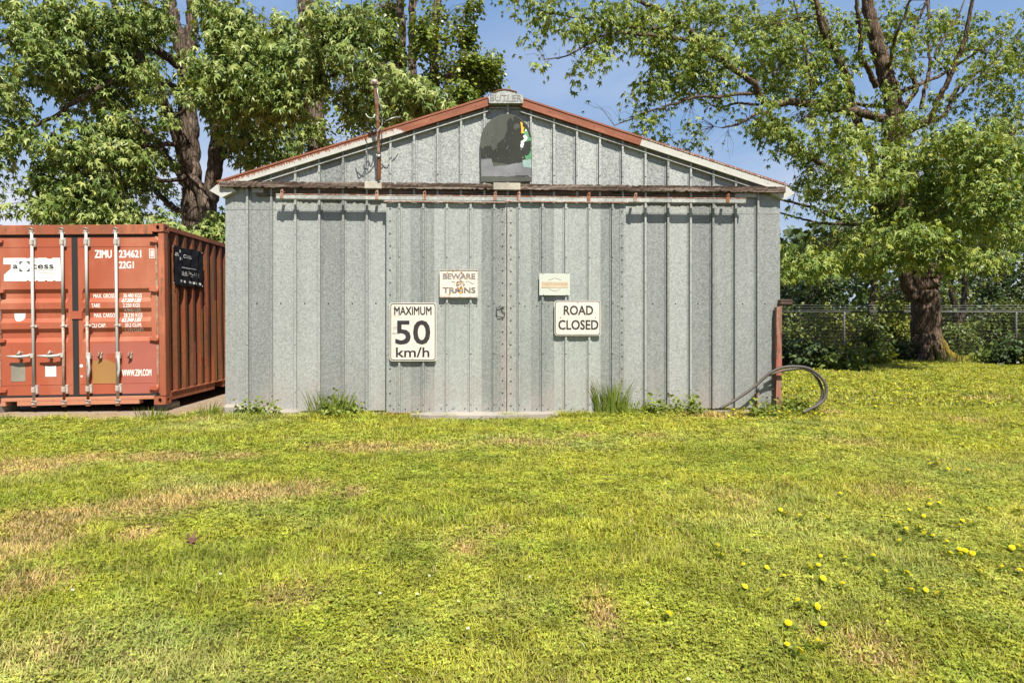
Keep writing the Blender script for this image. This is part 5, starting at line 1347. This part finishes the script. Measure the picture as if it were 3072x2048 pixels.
# ---------------------------------------------------------------- thin trees and shrubs behind and before the fence
def shrub(name, X, Y, w_, h_, label, seed, mat='leaf_shrub', size=.09, n=160, per=14, stems=7, group=None, cat='shrub', z0=.12):
    rg = np.random.default_rng(seed)
    e = empty(name, (X, Y, 0), label, cat, group); wd = Wood(rg)
    for k in range(stems):
        a = rg.random() * 2 * np.pi; r_ = w_ * .30 * math.sqrt(rg.random())
        wd.limb([np.array([.08 * math.cos(a), .08 * math.sin(a), -.05]), np.array([r_ * .5 * math.cos(a), r_ * .5 * math.sin(a), h_ * .35]), np.array([r_ * math.cos(a), r_ * math.sin(a), h_ * (.6 + .3 * rg.random())])], .012 + .008 * h_, .005, 5)
    d = unit(rg.normal(size=(n, 3))) * rg.random((n, 1)) ** .38
    T_ = d * np.array([w_ / 2, w_ / 2 * .8, h_ / 2]); T_[:, 2] += h_ / 2 + z0
    T_ *= (1 + .16 * np.sin(T_[:, :1] * 5 + seed) * np.cos(T_[:, 2:] * 4)); T_[:, 2] = np.maximum(T_[:, 2], .06)
    wd.grow(T_, .2); q = wd.build('stem', 'bark_thin', e)
    v_, f_ = sprays(T_, per, size, rg, .22 + .05 * h_, .5, LOBE, LOBE_F, .9)
    np_mesh('foliage', v_, f_, mat, e)
    return e
def thin_tree(px, Y, r0, label, B, seed, mat='leaf_shrub', size=.12, group=None, per=12, dens=1.0):
    rg = np.random.default_rng(seed)
    b = P3(px[0][0][0], 1000, Y); b[2] = 0
    e = empty('young_tree', tuple(b), label, 'tree', group); wd = Wood(rg)
    for st in px: wd.limb([np.array([P3(st[0][0], 900, Y)[0], Y, -.1])] + [P3(u, v, Y) for u, v in st], r0, r0 * .3, 8, .08)
    T_ = blobs(B, Y, rg, 1.0, dens); wd.grow(T_, .18)
    q = wd.build('trunk', 'bark_thin', None); q.data.transform(Matrix.Translation(-Vector(b))); q.parent = e
    crown([sprays(T_, per, size, rg, .34, .5, LOBE, LOBE_F, .8)], 'crown', mat, e)
fx = lambda u, Y: (u - CX) * Y / F
thin_tree([[(2615, 1010), (2610, 920), (2620, 860), (2600, 800), (2560, 740)], [(2612, 930), (2650, 890), (2700, 865)]], 24.5, .11, 'small leaning tree behind the fence left of the big trunk', [(2560, 800, 110, 60), (2480, 850, 100, 60), (2640, 830, 70, 50, 14), (2420, 830, 80, 60), (2520, 730, 90, 40, 14)], 31, 'leaf_bright', .11, None, 12, 1.0)
thin_tree([[(2872, 1010), (2860, 900), (2840, 830), (2835, 700), (2860, 560)], [(2874, 1010), (2892, 900), (2895, 800), (2890, 650), (2910, 480)]], 24.0, .12, 'slender forked tree behind the fence right of the big trunk', [(2850, 760, 90, 70), (2940, 720, 90, 80), (2870, 620, 90, 70), (2960, 830, 80, 50), (2800, 850, 50, 60, 14), (2920, 560, 80, 60, 14)], 32, 'leaf_shrub', .12)
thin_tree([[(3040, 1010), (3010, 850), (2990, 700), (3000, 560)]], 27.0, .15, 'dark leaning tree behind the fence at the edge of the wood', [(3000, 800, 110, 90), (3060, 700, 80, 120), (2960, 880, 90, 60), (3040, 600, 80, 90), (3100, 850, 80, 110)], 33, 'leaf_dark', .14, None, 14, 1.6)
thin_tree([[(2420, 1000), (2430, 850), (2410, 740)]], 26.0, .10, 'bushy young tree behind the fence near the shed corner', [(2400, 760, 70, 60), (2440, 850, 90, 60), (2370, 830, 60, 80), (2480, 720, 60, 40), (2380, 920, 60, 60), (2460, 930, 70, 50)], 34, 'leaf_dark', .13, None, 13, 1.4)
for i, (u, Y, w_, h_, mat, n, lb) in enumerate((
    (2390, 22.8, 1.7, 1.7, 'leaf_shrub', 190, 'mid green bush behind the fence beside the red post'), (2500, 23.0, 1.8, 1.9, 'leaf_bright', 200, 'light green bush behind the fence left of the leaning tree'),
    (2600, 23.2, 1.6, 1.6, 'leaf_shrub', 180, 'loose bush behind the fence at the foot of the leaning tree'), (2690, 23.0, 1.6, 2.0, 'leaf_bright', 180, 'yellow-green bush behind the fence just left of the big trunk'),
    (2890, 22.9, 1.3, 1.1, 'leaf_shrub', 120, 'low bush behind the fence at the forked tree'), (2990, 22.9, 1.8, 2.1, 'leaf_shrub', 220, 'tall bush behind the fence right of the forked tree'), (3090, 22.6, 1.9, 2.2, 'leaf_shrub', 220, 'wide bush behind the fence at its right end'),
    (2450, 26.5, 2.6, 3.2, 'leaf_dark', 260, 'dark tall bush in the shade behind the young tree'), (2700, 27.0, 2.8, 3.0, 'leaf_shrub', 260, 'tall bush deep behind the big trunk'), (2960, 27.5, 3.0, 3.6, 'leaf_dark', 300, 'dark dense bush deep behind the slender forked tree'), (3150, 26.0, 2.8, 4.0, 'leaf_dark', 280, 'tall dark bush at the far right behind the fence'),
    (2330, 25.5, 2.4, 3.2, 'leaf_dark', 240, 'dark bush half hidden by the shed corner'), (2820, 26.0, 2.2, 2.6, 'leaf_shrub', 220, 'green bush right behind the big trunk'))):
    shrub('bush', fx(u, Y), Y, w_, h_, lb, 40 + i, mat, .11 if Y > 24 else .095, n)
for i, (u, v, w_, h_, mat, lb) in enumerate(((2440, 1108, .95, .75, 'leaf_dark', 'broad-leaved plant before the fence near the red post'), (2520, 1112, .85, .55, 'leaf_shrub', 'low leafy plant on the lawn edge before the fence'), (2630, 1094, .8, .55, 'leaf_bright', 'small bright bush left of the trunk foot'), (2680, 1080, .9, .8, 'leaf_dark', 'dark bush leaning on the left of the trunk foot'), (2370, 1100, .8, 1.0, 'leaf_dark', 'dark leafy plant before the fence behind the hose'), (2985, 1092, .8, .5, 'leaf_shrub', 'low plant before the fence right of the trunk'), (3050, 1096, 1.1, .9, 'leaf_dark', 'leafy plant before the right end of the fence'))):  # darker leaf colour on some stands in for the maple's shade
    X, Y = ground(u, v); shrub('leafy_plant', X, Y, w_, h_, lb, 80 + i, mat, .12, 60, 10, 5, None, 'plant', .04)

# ---------------------------------------------------------------- chain-link fence
FY = 21.7
xs_ = [fx(u, FY) for u in (2275, 2533, 2791, 3049)]; dxp = xs_[1] - xs_[0]
fh = 1.28 + (HV - 941) / F * FY
fen = empty('wire_fence', (xs_[0], FY, 0), 'grey chain-link fence along the edge of the bushes', 'fence')
X0, X1 = xs_[0] - .2 - dxp * 0, xs_[0] + dxp * 7
for k in range(8):
    mb = MB(); x = k * dxp; mb.tube([(x, 0, -.1), (x, 0, fh + .02)], .03, 'fence_steel', 8); mb.tube([(x, 0, fh + .02), (x, -.1, fh + .26)], .012, 'zinc', 6); mb.dome((x, 0, fh), .01, 'zinc'); mb.build('post', fen)
mb = MB(); mb.tube([(-.2, 0, fh), (7 * dxp, 0, fh)], .026, 'fence_steel', 8); mb.build('top_rail', fen)
for dz, dy in ((.08, -.035), (.16, -.065), (.24, -.095)):
    mb = MB(); mb.tube([(-.2, dy, fh + dz), (2.1 * dxp, dy, fh + dz - .03), (3.5 * dxp, dy, fh + dz), (7 * dxp, dy, fh + dz)], .004, 'zinc', 4); mb.build('barbed_wire', fen)
pw = .112; V, Fq, k = [], [], 0
nw = int(7 * dxp / pw); nh = int((fh - .05) / (pw))
for i in range(nw):
    zz = np.arange(2 * nh + 1) * pw / 2 + .03
    xx = i * pw + np.where(np.arange(len(zz)) % 2 == 0, 0.0, pw) ; yy = np.where(np.arange(len(zz)) % 2 == 0, .004, -.004)
    v_, f_ = tube_arrays(np.stack([xx, yy - .032, zz], 1), np.full(len(zz), .0046), 3); V.append(v_); Fq.append(f_ + k); k += len(v_)
np_mesh('wire_mesh', np.concatenate(V), np.concatenate(Fq), 'fence_wire', fen)

# ---------------------------------------------------------------- far wood: reads as one mass
rg = np.random.default_rng(99)
n = 48000
X = np.where(rg.random(n) < .45, rg.uniform(10, 60, n), rg.uniform(-75, 95, n)); Yw = rg.uniform(34, 60, n)
top = 4.6 + 3.0 * fbm(X * .14 + 9, Yw * .05, 3) + np.where(X > 14, np.minimum(8, (X - 14) * .30), 0)
Z = top * rg.random(n) ** .7
ax = rg.normal(size=(n, 3)); ax[:, 2] -= .5
v_, f_ = leaves(np.stack([X, Yw, Z], 1), ax, rg.normal(size=(n, 3)) + np.array([0, -.5, 1.0]), .22 + .32 * rg.random(n), LOBE, LOBE_F)
tag(np_mesh('far_wood', v_, f_, 'leaf_dark'), 'dark green far-off wood closing the view behind the fence', 'wood', kind='stuff')

# ---------------------------------------------------------------- lawn
def dry(X, Y):
    d = np.zeros_like(X)
    for u, v, su, sv, a in ((60, 1400, 160, 26, .9), (240, 1375, 110, 14, .9), (480, 1372, 150, 12, .85), (700, 1370, 90, 12, .7), (150, 1560, 160, 34, 1.0), (60, 1640, 140, 60, .9), (480, 1510, 130, 36, 1.0), (420, 1600, 70, 22, .7), (750, 1480, 160, 26, .8), (900, 1470, 100, 22, .7), (1080, 1345, 160, 14, .7), (1250, 1345, 130, 14, .6), (1560, 1330, 120, 12, .55), (1060, 1480, 60, 22, .5), (1400, 1640, 90, 40, .5), (1800, 1840, 60, 60, .6), (880, 1790, 130, 45, .45), (2200, 1490, 90, 30, .4), (2560, 1330, 120, 14, .4), (2700, 1480, 160, 24, .35), (2600, 1960, 160, 70, .5), (2420, 1900, 50, 40, .4), (1750, 1310, 60, 8, .5), (1950, 1310, 60, 8, .5), (2480, 1235, 40, 8, .9), (2180, 1250, 130, 9, .7), (620, 1250, 60, 10, .6), (100, 1750, 120, 40, .6), (1480, 1600, 90, 25, .35), (2950, 1195, 90, 5, .6), (150, 1960, 160, 60, .4), (2900, 1260, 100, 10, .4)):
        x0, y0 = ground(u, v); sx_ = su * y0 / F; sy_ = max(.12, sv * y0 * y0 / (H * F) * 1.25)
        d = np.maximum(d, 1.25 * a * np.exp(-(((X - x0) / sx_) ** 2 + ((Y - y0) / sy_) ** 2)))
    return d
def sward(n, x0, x1, y0, y1, hgt, wid, seed, far=0.0):
    rg = np.random.default_rng(seed)
    Y = y0 + (y1 - y0) * rg.random(n); hw = Y * 0.80 + 1.6
    X = rg.uniform(-1, 1, n) * hw
    if x0 is not None: X = x0 + (x1 - x0) * rg.random(n)
    loc = np.stack([X - SH.M[0][3], Y - SH.M[1][3]], 1); lx = loc[:, 0] * math.cos(TH) + loc[:, 1] * math.sin(TH); ly = -loc[:, 0] * math.sin(TH) + loc[:, 1] * math.cos(TH)
    keep = ~((lx > -.05) & (lx < W + .05) & (ly > -.05) & (ly < DEP + .1))
    keep &= ~((lx > ax0 - .1) & (lx < ax1 - .05) & (ly > -.38 + .09 * np.sin(lx * 9)) & (ly <= 0))
    keep &= ~((X < -3.5) & (Y > gravel_edge(X) + .10 * rg.normal(size=n)))
    bare_ = np.exp(-(((X - base_r[0]) / 1.6) ** 2 + ((Y - base_r[1] + .2) / .9) ** 2)); keep &= rg.random(n) > bare_ * .85
    X, Y, lx, ly = X[keep], Y[keep], lx[keep], ly[keep]; n = len(X)
    clov = fbm(X * 1.5 + 3, Y * 1.5, 5) + .15 * (fbm(X * 7, Y * 7, 8) - .5)
    dd = dry(X, Y) * (.35 + 1.1 * fbm(X * 4, Y * 7, 21)); dd = np.clip(dd * 1.7 - .12, 0, 1); dd = np.where(rg.random(n) < dd * .85, .55 + .45 * rg.random(n), dd * .25)
    thin = rg.random(n) > dd * .30; X, Y, lx, ly, clov, dd = X[thin], Y[thin], lx[thin], ly[thin], clov[thin], dd[thin]; n = len(X)
    isc = (clov > .53 - .10 * (rg.random(n) - .5) * 4) & (rg.random(n) > .35) & (dd < .5)
    lush = fbm(X * .55 + 20, Y * .8, 31)
    near_wall = (lx > -.3) & (lx < W + .4) & (ly > -.42) & (ly < .1)
    near_wall |= (X < -3.2) & (np.abs(Y - gravel_edge(X)) < .25)
    h_ = hgt * (.45 + .85 * rg.random(n)) * (.7 + .75 * lush) * np.where(near_wall, 1.9, 1.0) * (1 - .35 * dd) * (.55 + .95 * fbm(X * 8 + 3, Y * 8, 61, 2))
    gy = np.array([.365, .360, .042]); gd = np.array([.268, .300, .032]); gb = np.array([.39, .395, .130]); gt = np.array([.52, .335, .165]); gc = np.array([.270, .308, .042])
    t1 = fbm(X * .9, Y * 1.2, 41); t2 = fbm(X * .6 + 7, Y * .9 + 2, 51); rgt = 1 / (1 + np.exp(-(X - .6 - .10 * Y) * 1.3))
    col = gd + (gy - gd) * np.clip((t1 - .3) * 1.6 + .42 * rgt, 0, 1.25)[:, None]
    k = np.clip((t2 - .52) * 5, 0, 1)[:, None] * .75 * (1 - rgt[:, None] * .6); col = col * (1 - k) + gb * k
    col = np.where(isc[:, None], col * .45 + gc * .55, col)
    col = col * (1 - dd[:, None]) + gt * dd[:, None] * (.75 + .5 * rg.random((n, 1)))
    cl = fbm(X * 7 + 11, Y * 7 + 5, 71, 3); col = col * (.55 + 1.05 * cl)[:, None]; dk = np.clip((fbm(X * 2.6, Y * 3.2, 81, 3) - .52) * 6, 0, 1)[:, None] * (1 - dd[:, None]); col = col * (1 - dk * np.array([.16, .08, .06]))
    straw = (rg.random(n) < .06 + .10 * dd) & ~isc; col = np.where(straw[:, None], np.array([.42, .34, .17]), col)
    col = col * (.62 + .70 * rg.random((n, 1))); col[:, 0] *= .9 + .2 * rg.random(n)
    wd_ = wid * (.7 + .6 * rg.random(n))
    out_v, out_f, out_c, kk = [], [], [], 0
    # grass blades: bent strips of two segments
    g = ~isc; m = g.sum(); az = rg.random(m) * 2 * np.pi; d = np.stack([np.cos(az), np.sin(az)], 1); s2 = np.stack([-d[:, 1], d[:, 0]], 1)
    ln = (.4 + 1.2 * rg.random(m)) * h_[g]; b = np.stack([X[g], Y[g]], 1); wv = wd_[g][:, None]
    def lay(p, z): return np.concatenate([p, z[:, None]], 1)
    V = np.stack([lay(b - s2 * wv / 2, np.zeros(m)), lay(b + s2 * wv / 2, np.zeros(m)), lay(b + d * ln[:, None] * .4 + s2 * wv * .42, h_[g] * .62), lay(b + d * ln[:, None] * .4 - s2 * wv * .42, h_[g] * .62), lay(b + d * ln[:, None], h_[g])], 1)
    i0 = (np.arange(m) * 5)[:, None]
    out_v.append(V.reshape(-1, 3)); out_c.append(np.repeat(col[g], 5, 0)); q4 = i0 + np.array([[0, 1, 2, 3]]); t3 = i0 + np.array([[3, 2, 4]]); kk = m * 5
    # clover: flat trefoils on short stalks
    c = isc; m = c.sum(); az = rg.random(m) * 2 * np.pi
    pos = np.stack([X[c], Y[c], h_[c] * (.35 + .45 * rg.random(m))], 1); r_ = wid * 1.75 * (.6 + .8 * rg.random(m)) + .0025
    Vs = []
    nrm = unit(np.array([0, 0, 1.0]) + .55 * rg.normal(size=(m, 3)))
    for j in range(3):
        a = az + j * 2.094; ax_ = np.stack([np.cos(a), np.sin(a), .15 * rg.normal(size=m)], 1)
        v_, f_ = leaves(pos, ax_, nrm, r_ * 1.35, np.array([(0, 0, 0), (.65, -.46, .05), (1, 0, -.05), (.65, .46, .05)], float), OVAL_F)
        out_v.append(v_); out_c.append(np.repeat(col[c], 4, 0)); q4 = np.concatenate([q4, f_ + kk]); kk += len(v_)
    V = np.concatenate(out_v); V[:, 2] += gz(V[:, 0], V[:, 1])
    return V, [q4, t3], np.concatenate(out_c)
base_r = P3(2783, 1086, Y0)
for nm, args, lb in (('lawn_grass', (210000, None, None, 1.9, 3.6, .029, .0034, 1), 'mown grass and clover of the lawn nearest the camera'),
                     ('lawn_grass', (260000, None, None, 3.6, 6.0, .029, .0046, 2), 'mown grass and clover across the middle of the lawn'),
                     ('lawn_grass', (200000, None, None, 6.0, 9.2, .034, .0066, 3), 'mown grass and clover before the shed and container'),
                     ('lawn_grass', (140000, 3.3, 20.0, 9.2, 22.5, .055, .013, 4), 'mown grass of the lawn beside the shed up to the fence')):
    v_, f_, c_ = sward(*args); tag(np_mesh(nm, v_, f_, 'grass_blade', col=c_), lb, 'grass', kind='stuff')

# ---------------------------------------------------------------- tall grass and weeds at the walls
def foot(u, v):
    """ground point seen at (u, v), kept in front of the shed wall and doors"""
    X, Y = ground(u, v)
    p = SH.I @ Vector((X, Y, 0))
    if -.3 < p.x < W + .3 and -.12 < p.y < 2:
        lim = -.26 if 2.2 < p.x < 5.3 else -.12
        q = SH.at(u, HV + 1, lim); w_ = SH.M @ Vector((q.x, lim, 0)); X, Y = w_.x, w_.y
    return X, Y
def clump(u, v, h_, n, spread, label, seed, mat='leaf_weed', lean=0.0, name='grass_clump'):
    rg = np.random.default_rng(seed); X, Y = foot(u, v)
    az = rg.random(n) * 2 * np.pi; r_ = spread * np.sqrt(rg.random(n)); b = np.stack([r_ * np.cos(az), r_ * .35 * np.sin(az)], 1)
    hh = h_ * (.35 + .65 * rg.random(n)); dr = np.stack([np.cos(az) + lean, np.sin(az) * .5], 1) * (.12 + .30 * rg.random((n, 1)))
    s2 = np.stack([-np.sin(az), np.cos(az)], 1) * .5 + np.array([.7, 0]); wv = (.004 + .004 * rg.random((n, 1)))
    V = []
    for f, wf in ((0, 1.0), (.35, 1.0), (.72, .75)):
        p = b + dr * hh[:, None] * f ** 2; z = (hh * f * (1 - .12 * f))[:, None]
        V += [np.concatenate([p - s2 * wv * wf, z], 1), np.concatenate([p + s2 * wv * wf, z], 1)]
    V.append(np.concatenate([b + dr * hh[:, None], (hh * .90)[:, None]], 1))
    V = np.stack(V, 1); i0 = (np.arange(n) * 7)[:, None]
    q4 = np.concatenate([i0 + np.array([[0, 1, 3, 2]]), i0 + np.array([[2, 3, 5, 4]])]); t3 = i0 + np.array([[4, 5, 6]])
    o = np_mesh(name, V.reshape(-1, 3), [q4, t3], mat); o.location = (X, Y, float(gz(X, Y))); return tag(o, label, 'grass')
clump(1000, 1252, .44, 150, .24, 'tall grass clump at the shed wall left of the speed limit sign', 1)
clump(945, 1248, .50, 22, .10, 'thin upright grass tuft at the shed wall near the tall clump', 2)
clump(1835, 1246, .60, 190, .22, 'tall bright grass clump below the right edge of the right door', 3)
clump(1890, 1244, .28, 90, .2, 'short bright grass tuft right of the tall door clump', 4)
clump(625, 1246, .30, 60, .10, 'grass tuft between the container and the shed corner', 5, lean=.3)
clump(455, 1240, .22, 70, .22, 'grass tuft at the front corner of the container', 6)
clump(690, 1250, .18, 60, .18, 'short grass tuft at the left shed corner', 7)
clump(2335, 1240, .24, 90, .2, 'grass tuft around the foot of the red post', 8)
clump(2420, 1235, .22, 60, .2, 'grass tuft inside the hose loop', 9)
clump(2010, 1240, .22, 40, .2, 'sparse grass tuft at the wall right of the doors', 10)
clump(2860, 1088, .9, 110, .7, 'tall dark grass against the fence right of the trunk', 11, 'leaf_shrub')
clump(2960, 1090, .8, 110, .8, 'tall dark grass against the fence below the tall bush', 12, 'leaf_shrub')
clump(2420, 1096, .8, 90, .6, 'tall dark grass against the fence behind the red post', 13, 'leaf_shrub')
def weed(u, v, w_, h_, label, seed, mat='leaf_weed'):
    rg = np.random.default_rng(seed); X, Y = foot(u, v); n = int(40 * w_ / .3)
    e = empty('leafy_weed', (X, Y, float(gz(X, Y))), label, 'weed'); wd = Wood(rg)
    T_ = np.stack([rg.uniform(-.5, .5, n) * w_, rg.uniform(-.5, .5, n) * .22, h_ * (.15 + .75 * rg.random(n) ** 1.5)], 1)
    for k in range(max(3, int(w_ * 14))): x = rg.uniform(-.4, .4) * w_; wd.limb([np.array([x, 0, -.02]), np.array([x + .02 * rg.normal(), .02 * rg.normal(), h_ * .5]), np.array([x + .04 * rg.normal(), .03 * rg.normal(), h_ * .9])], .005, .003, 4)
    wd.grow(T_, .2, .002); wd.build('stem', 'leaf_weed', e)
    v_, f_ = sprays(T_, 9, .046, rg, .06, .35, LOBE, LOBE_F, .6); np_mesh('foliage', v_, f_, mat, e)
for i, (u, v, w_, h_, lb) in enumerate(((1020, 1252, .75, .16, 'leafy weeds round the tall grass clump left of the doors'), (780, 1250, .7, .10, 'low leafy weeds along the left shed wall'), (1960, 1246, .45, .14, 'leafy weeds at the wall right of the bright tall grass'), (2060, 1246, .5, .16, 'leafy weeds at the right shed wall before the stake'), (2390, 1240, .6, .20, 'leafy weeds at the foot of the hose loop'), (2290, 1252, .5, .12, 'flowering weeds between stake and red post'))):
    weed(u, v, w_ * .7, h_ * 1.1, lb, 200 + i)

# ---------------------------------------------------------------- dandelions and small flowers
def bloom_mesh(n=15, r_=.0165):
    V, Fq = [], []
    for ring_, (nn, rr, zz) in enumerate(((n, r_, .0), (n, r_ * .8, .004), (9, r_ * .5, .008))):
        for k in range(nn):
            a = 2 * math.pi * (k + .5 * ring_) / nn; b = .55 * math.pi / nn * 1.6
            k0 = len(V)
            V += [(.2 * rr * math.cos(a - b), .2 * rr * math.sin(a - b), zz), (rr * math.cos(a - b), rr * math.sin(a - b), zz + .002), (rr * 1.06 * math.cos(a), rr * 1.06 * math.sin(a), zz - .001), (rr * math.cos(a + b), rr * math.sin(a + b), zz + .002), (.2 * rr * math.cos(a + b), .2 * rr * math.sin(a + b), zz)]
            Fq.append((k0, k0 + 1, k0 + 2, k0 + 3, k0 + 4))
    mb = MB(); mb.add(V, Fq, 'petal_yellow'); return mb
px = [(281, 803), (306, 858), (437, 832), (425, 908), (556, 925), (435, 1030), (562, 1055), (650, 970), (725, 1107), (836, 1140), (675, 1232), (870, 1237), (668, 1350), (793, 1355), (735, 1388), (840, 1335), (632, 606), (657, 627), (735, 637), (895, 650), (960, 514), (795, 915), (800, 930), (842, 910), (853, 862), (868, 985), (990, 868), (975, 1012), (1060, 938), (1145, 858), (1215, 945), (1217, 995), (1333, 955), (1437, 1050), (1357, 1052), (1500, 1065), (1290, 678), (1327, 710), (1400, 706), (1430, 735), (1477, 747), (1290, 775), (1345, 605), (1425, 640), (1460, 548), (1458, 575), (1512, 566), (1552, 780), (1540, 807), (1572, 845), (1625, 825), (1655, 832), (1630, 852), (1695, 848), (1640, 665), (1625, 690), (1685, 678), (1793, 602), (1943, 604), (1950, 805), (1915, 815), (1858, 920), (1957, 940), (1740, 945), (1450, 330), (1460, 350), (1507, 345), (1560, 380), (1672, 387), (1925, 140), (1965, 135), (12, 1180)]
rg = np.random.default_rng(77)
spots = [(*ground(2000 + x * .541, 1200 + y * .541, .045), .045, .6 + .35 * rg.random()) for x, y in px]
for k in range(60):                                # round the foot of the post and hose
    X, Y = ground(2180 + 330 * rg.random(), 1232 + 42 * rg.random()); spots.append((X, Y, .06 + .06 * rg.random(), .75))
for k in range(150):
    X, Y = ground(2380 + 690 * rg.random(), 1112 + 120 * rg.random() ** 1.5); spots.append((X, Y, .06, .8 + .4 * rg.random()))
d0 = empty('dandelion', (0, 0, 0), 'yellow dandelion in the right half of the lawn', 'flower', 'dandelions in the lawn')
b0 = bloom_mesh().build('bloom', d0); mb = MB(); mb.tube([(0, 0, -.07), (.003, 0, -.03), (0, 0, .0)], .0022, 'leaf_weed', 5); s0 = mb.build('stem', d0)
rg2 = np.random.default_rng(5); a_ = np.arange(8) * .785 + rg2.random(8) * .5
V, Fq = leaves(np.zeros((8, 3)) + np.array([0, 0, -.028]), np.stack([np.cos(a_), np.sin(a_), .25 + .2 * rg2.random(8)], 1), np.tile([0, 0, 1.0], (8, 1)), .05 + .03 * rg2.random(8), OVAL * np.array([1, .38, 1]), OVAL_F)
l0 = np_mesh('leaf_rosette', V, Fq, 'leaf_weed', d0)
for i, (X, Y, z, sc) in enumerate(spots):
    if i == 0: r_ = d0
    else:
        r_ = d0.copy(); COL.objects.link(r_); 
        for c in (b0.copy(), s0.copy(), l0.copy()): COL.objects.link(c); c.parent = r_
    r_.location = (X, Y, z); r_.scale = (sc,) * 3; r_.rotation_euler = (R(30) * rg.normal(), R(30) * rg.normal(), 6.28 * rg.random())
# a few daisies
d0 = None
for i, (u, v) in enumerate(((1140, 1774), (1252, 1776), (1375, 1798), (1345, 1812), (1590, 1725), (1625, 1678), (1404, 1879), (1520, 1902), (1750, 1928), (541, 1717), (661, 1716), (218, 1764), (1050, 1544), (2066, 2030), (1288, 1722), (1943, 1803))):
    X, Y = ground(u, v, .04)
    if d0 is None:
        mb = MB(); n = 11
        for k in range(n):
            a = 2 * math.pi * k / n; b = .2
            mb.add([(0, 0, 0), (.010 * math.cos(a - b), .010 * math.sin(a - b), .001), (.012 * math.cos(a), .012 * math.sin(a), 0), (.010 * math.cos(a + b), .010 * math.sin(a + b), .001)], [(0, 1, 2, 3)], 'petal_white')
        mb.tube([(0, 0, -.045), (0, 0, .001)], .0015, 'leaf_weed', 4); mb.add([(.004 * math.cos(a), .004 * math.sin(a), .003) for a in np.arange(0, 6.2, .9)], [list(range(7))], 'petal_yellow')
        o = d0 = tag(mb.build('daisy'), 'tiny white daisy among the clover of the lawn', 'flower', 'daisies in the lawn')
    else: o = d0.copy(); COL.objects.link(o)
    o.scale = (.62,) * 3; o.location = (X, Y, .035); o.rotation_euler = (.3 * rg.normal(), .3 * rg.normal(), rg.random() * 6)
# withered leaf
X, Y = ground(573, 1655)
v_, f_ = leaves(np.array([[0, 0, .05]]), np.array([[.2, .1, .75]]), np.array([[.3, -.9, .3]]), np.array([.062]), MAPLE * np.array([1, .8, 2.2]), MAPLE_F)
o = np_mesh('fallen_leaf', v_, f_, 'dead_leaf_brown'); o.location = (X, Y, 0); tag(o, 'withered brown leaf lying on the lawn', 'leaf')
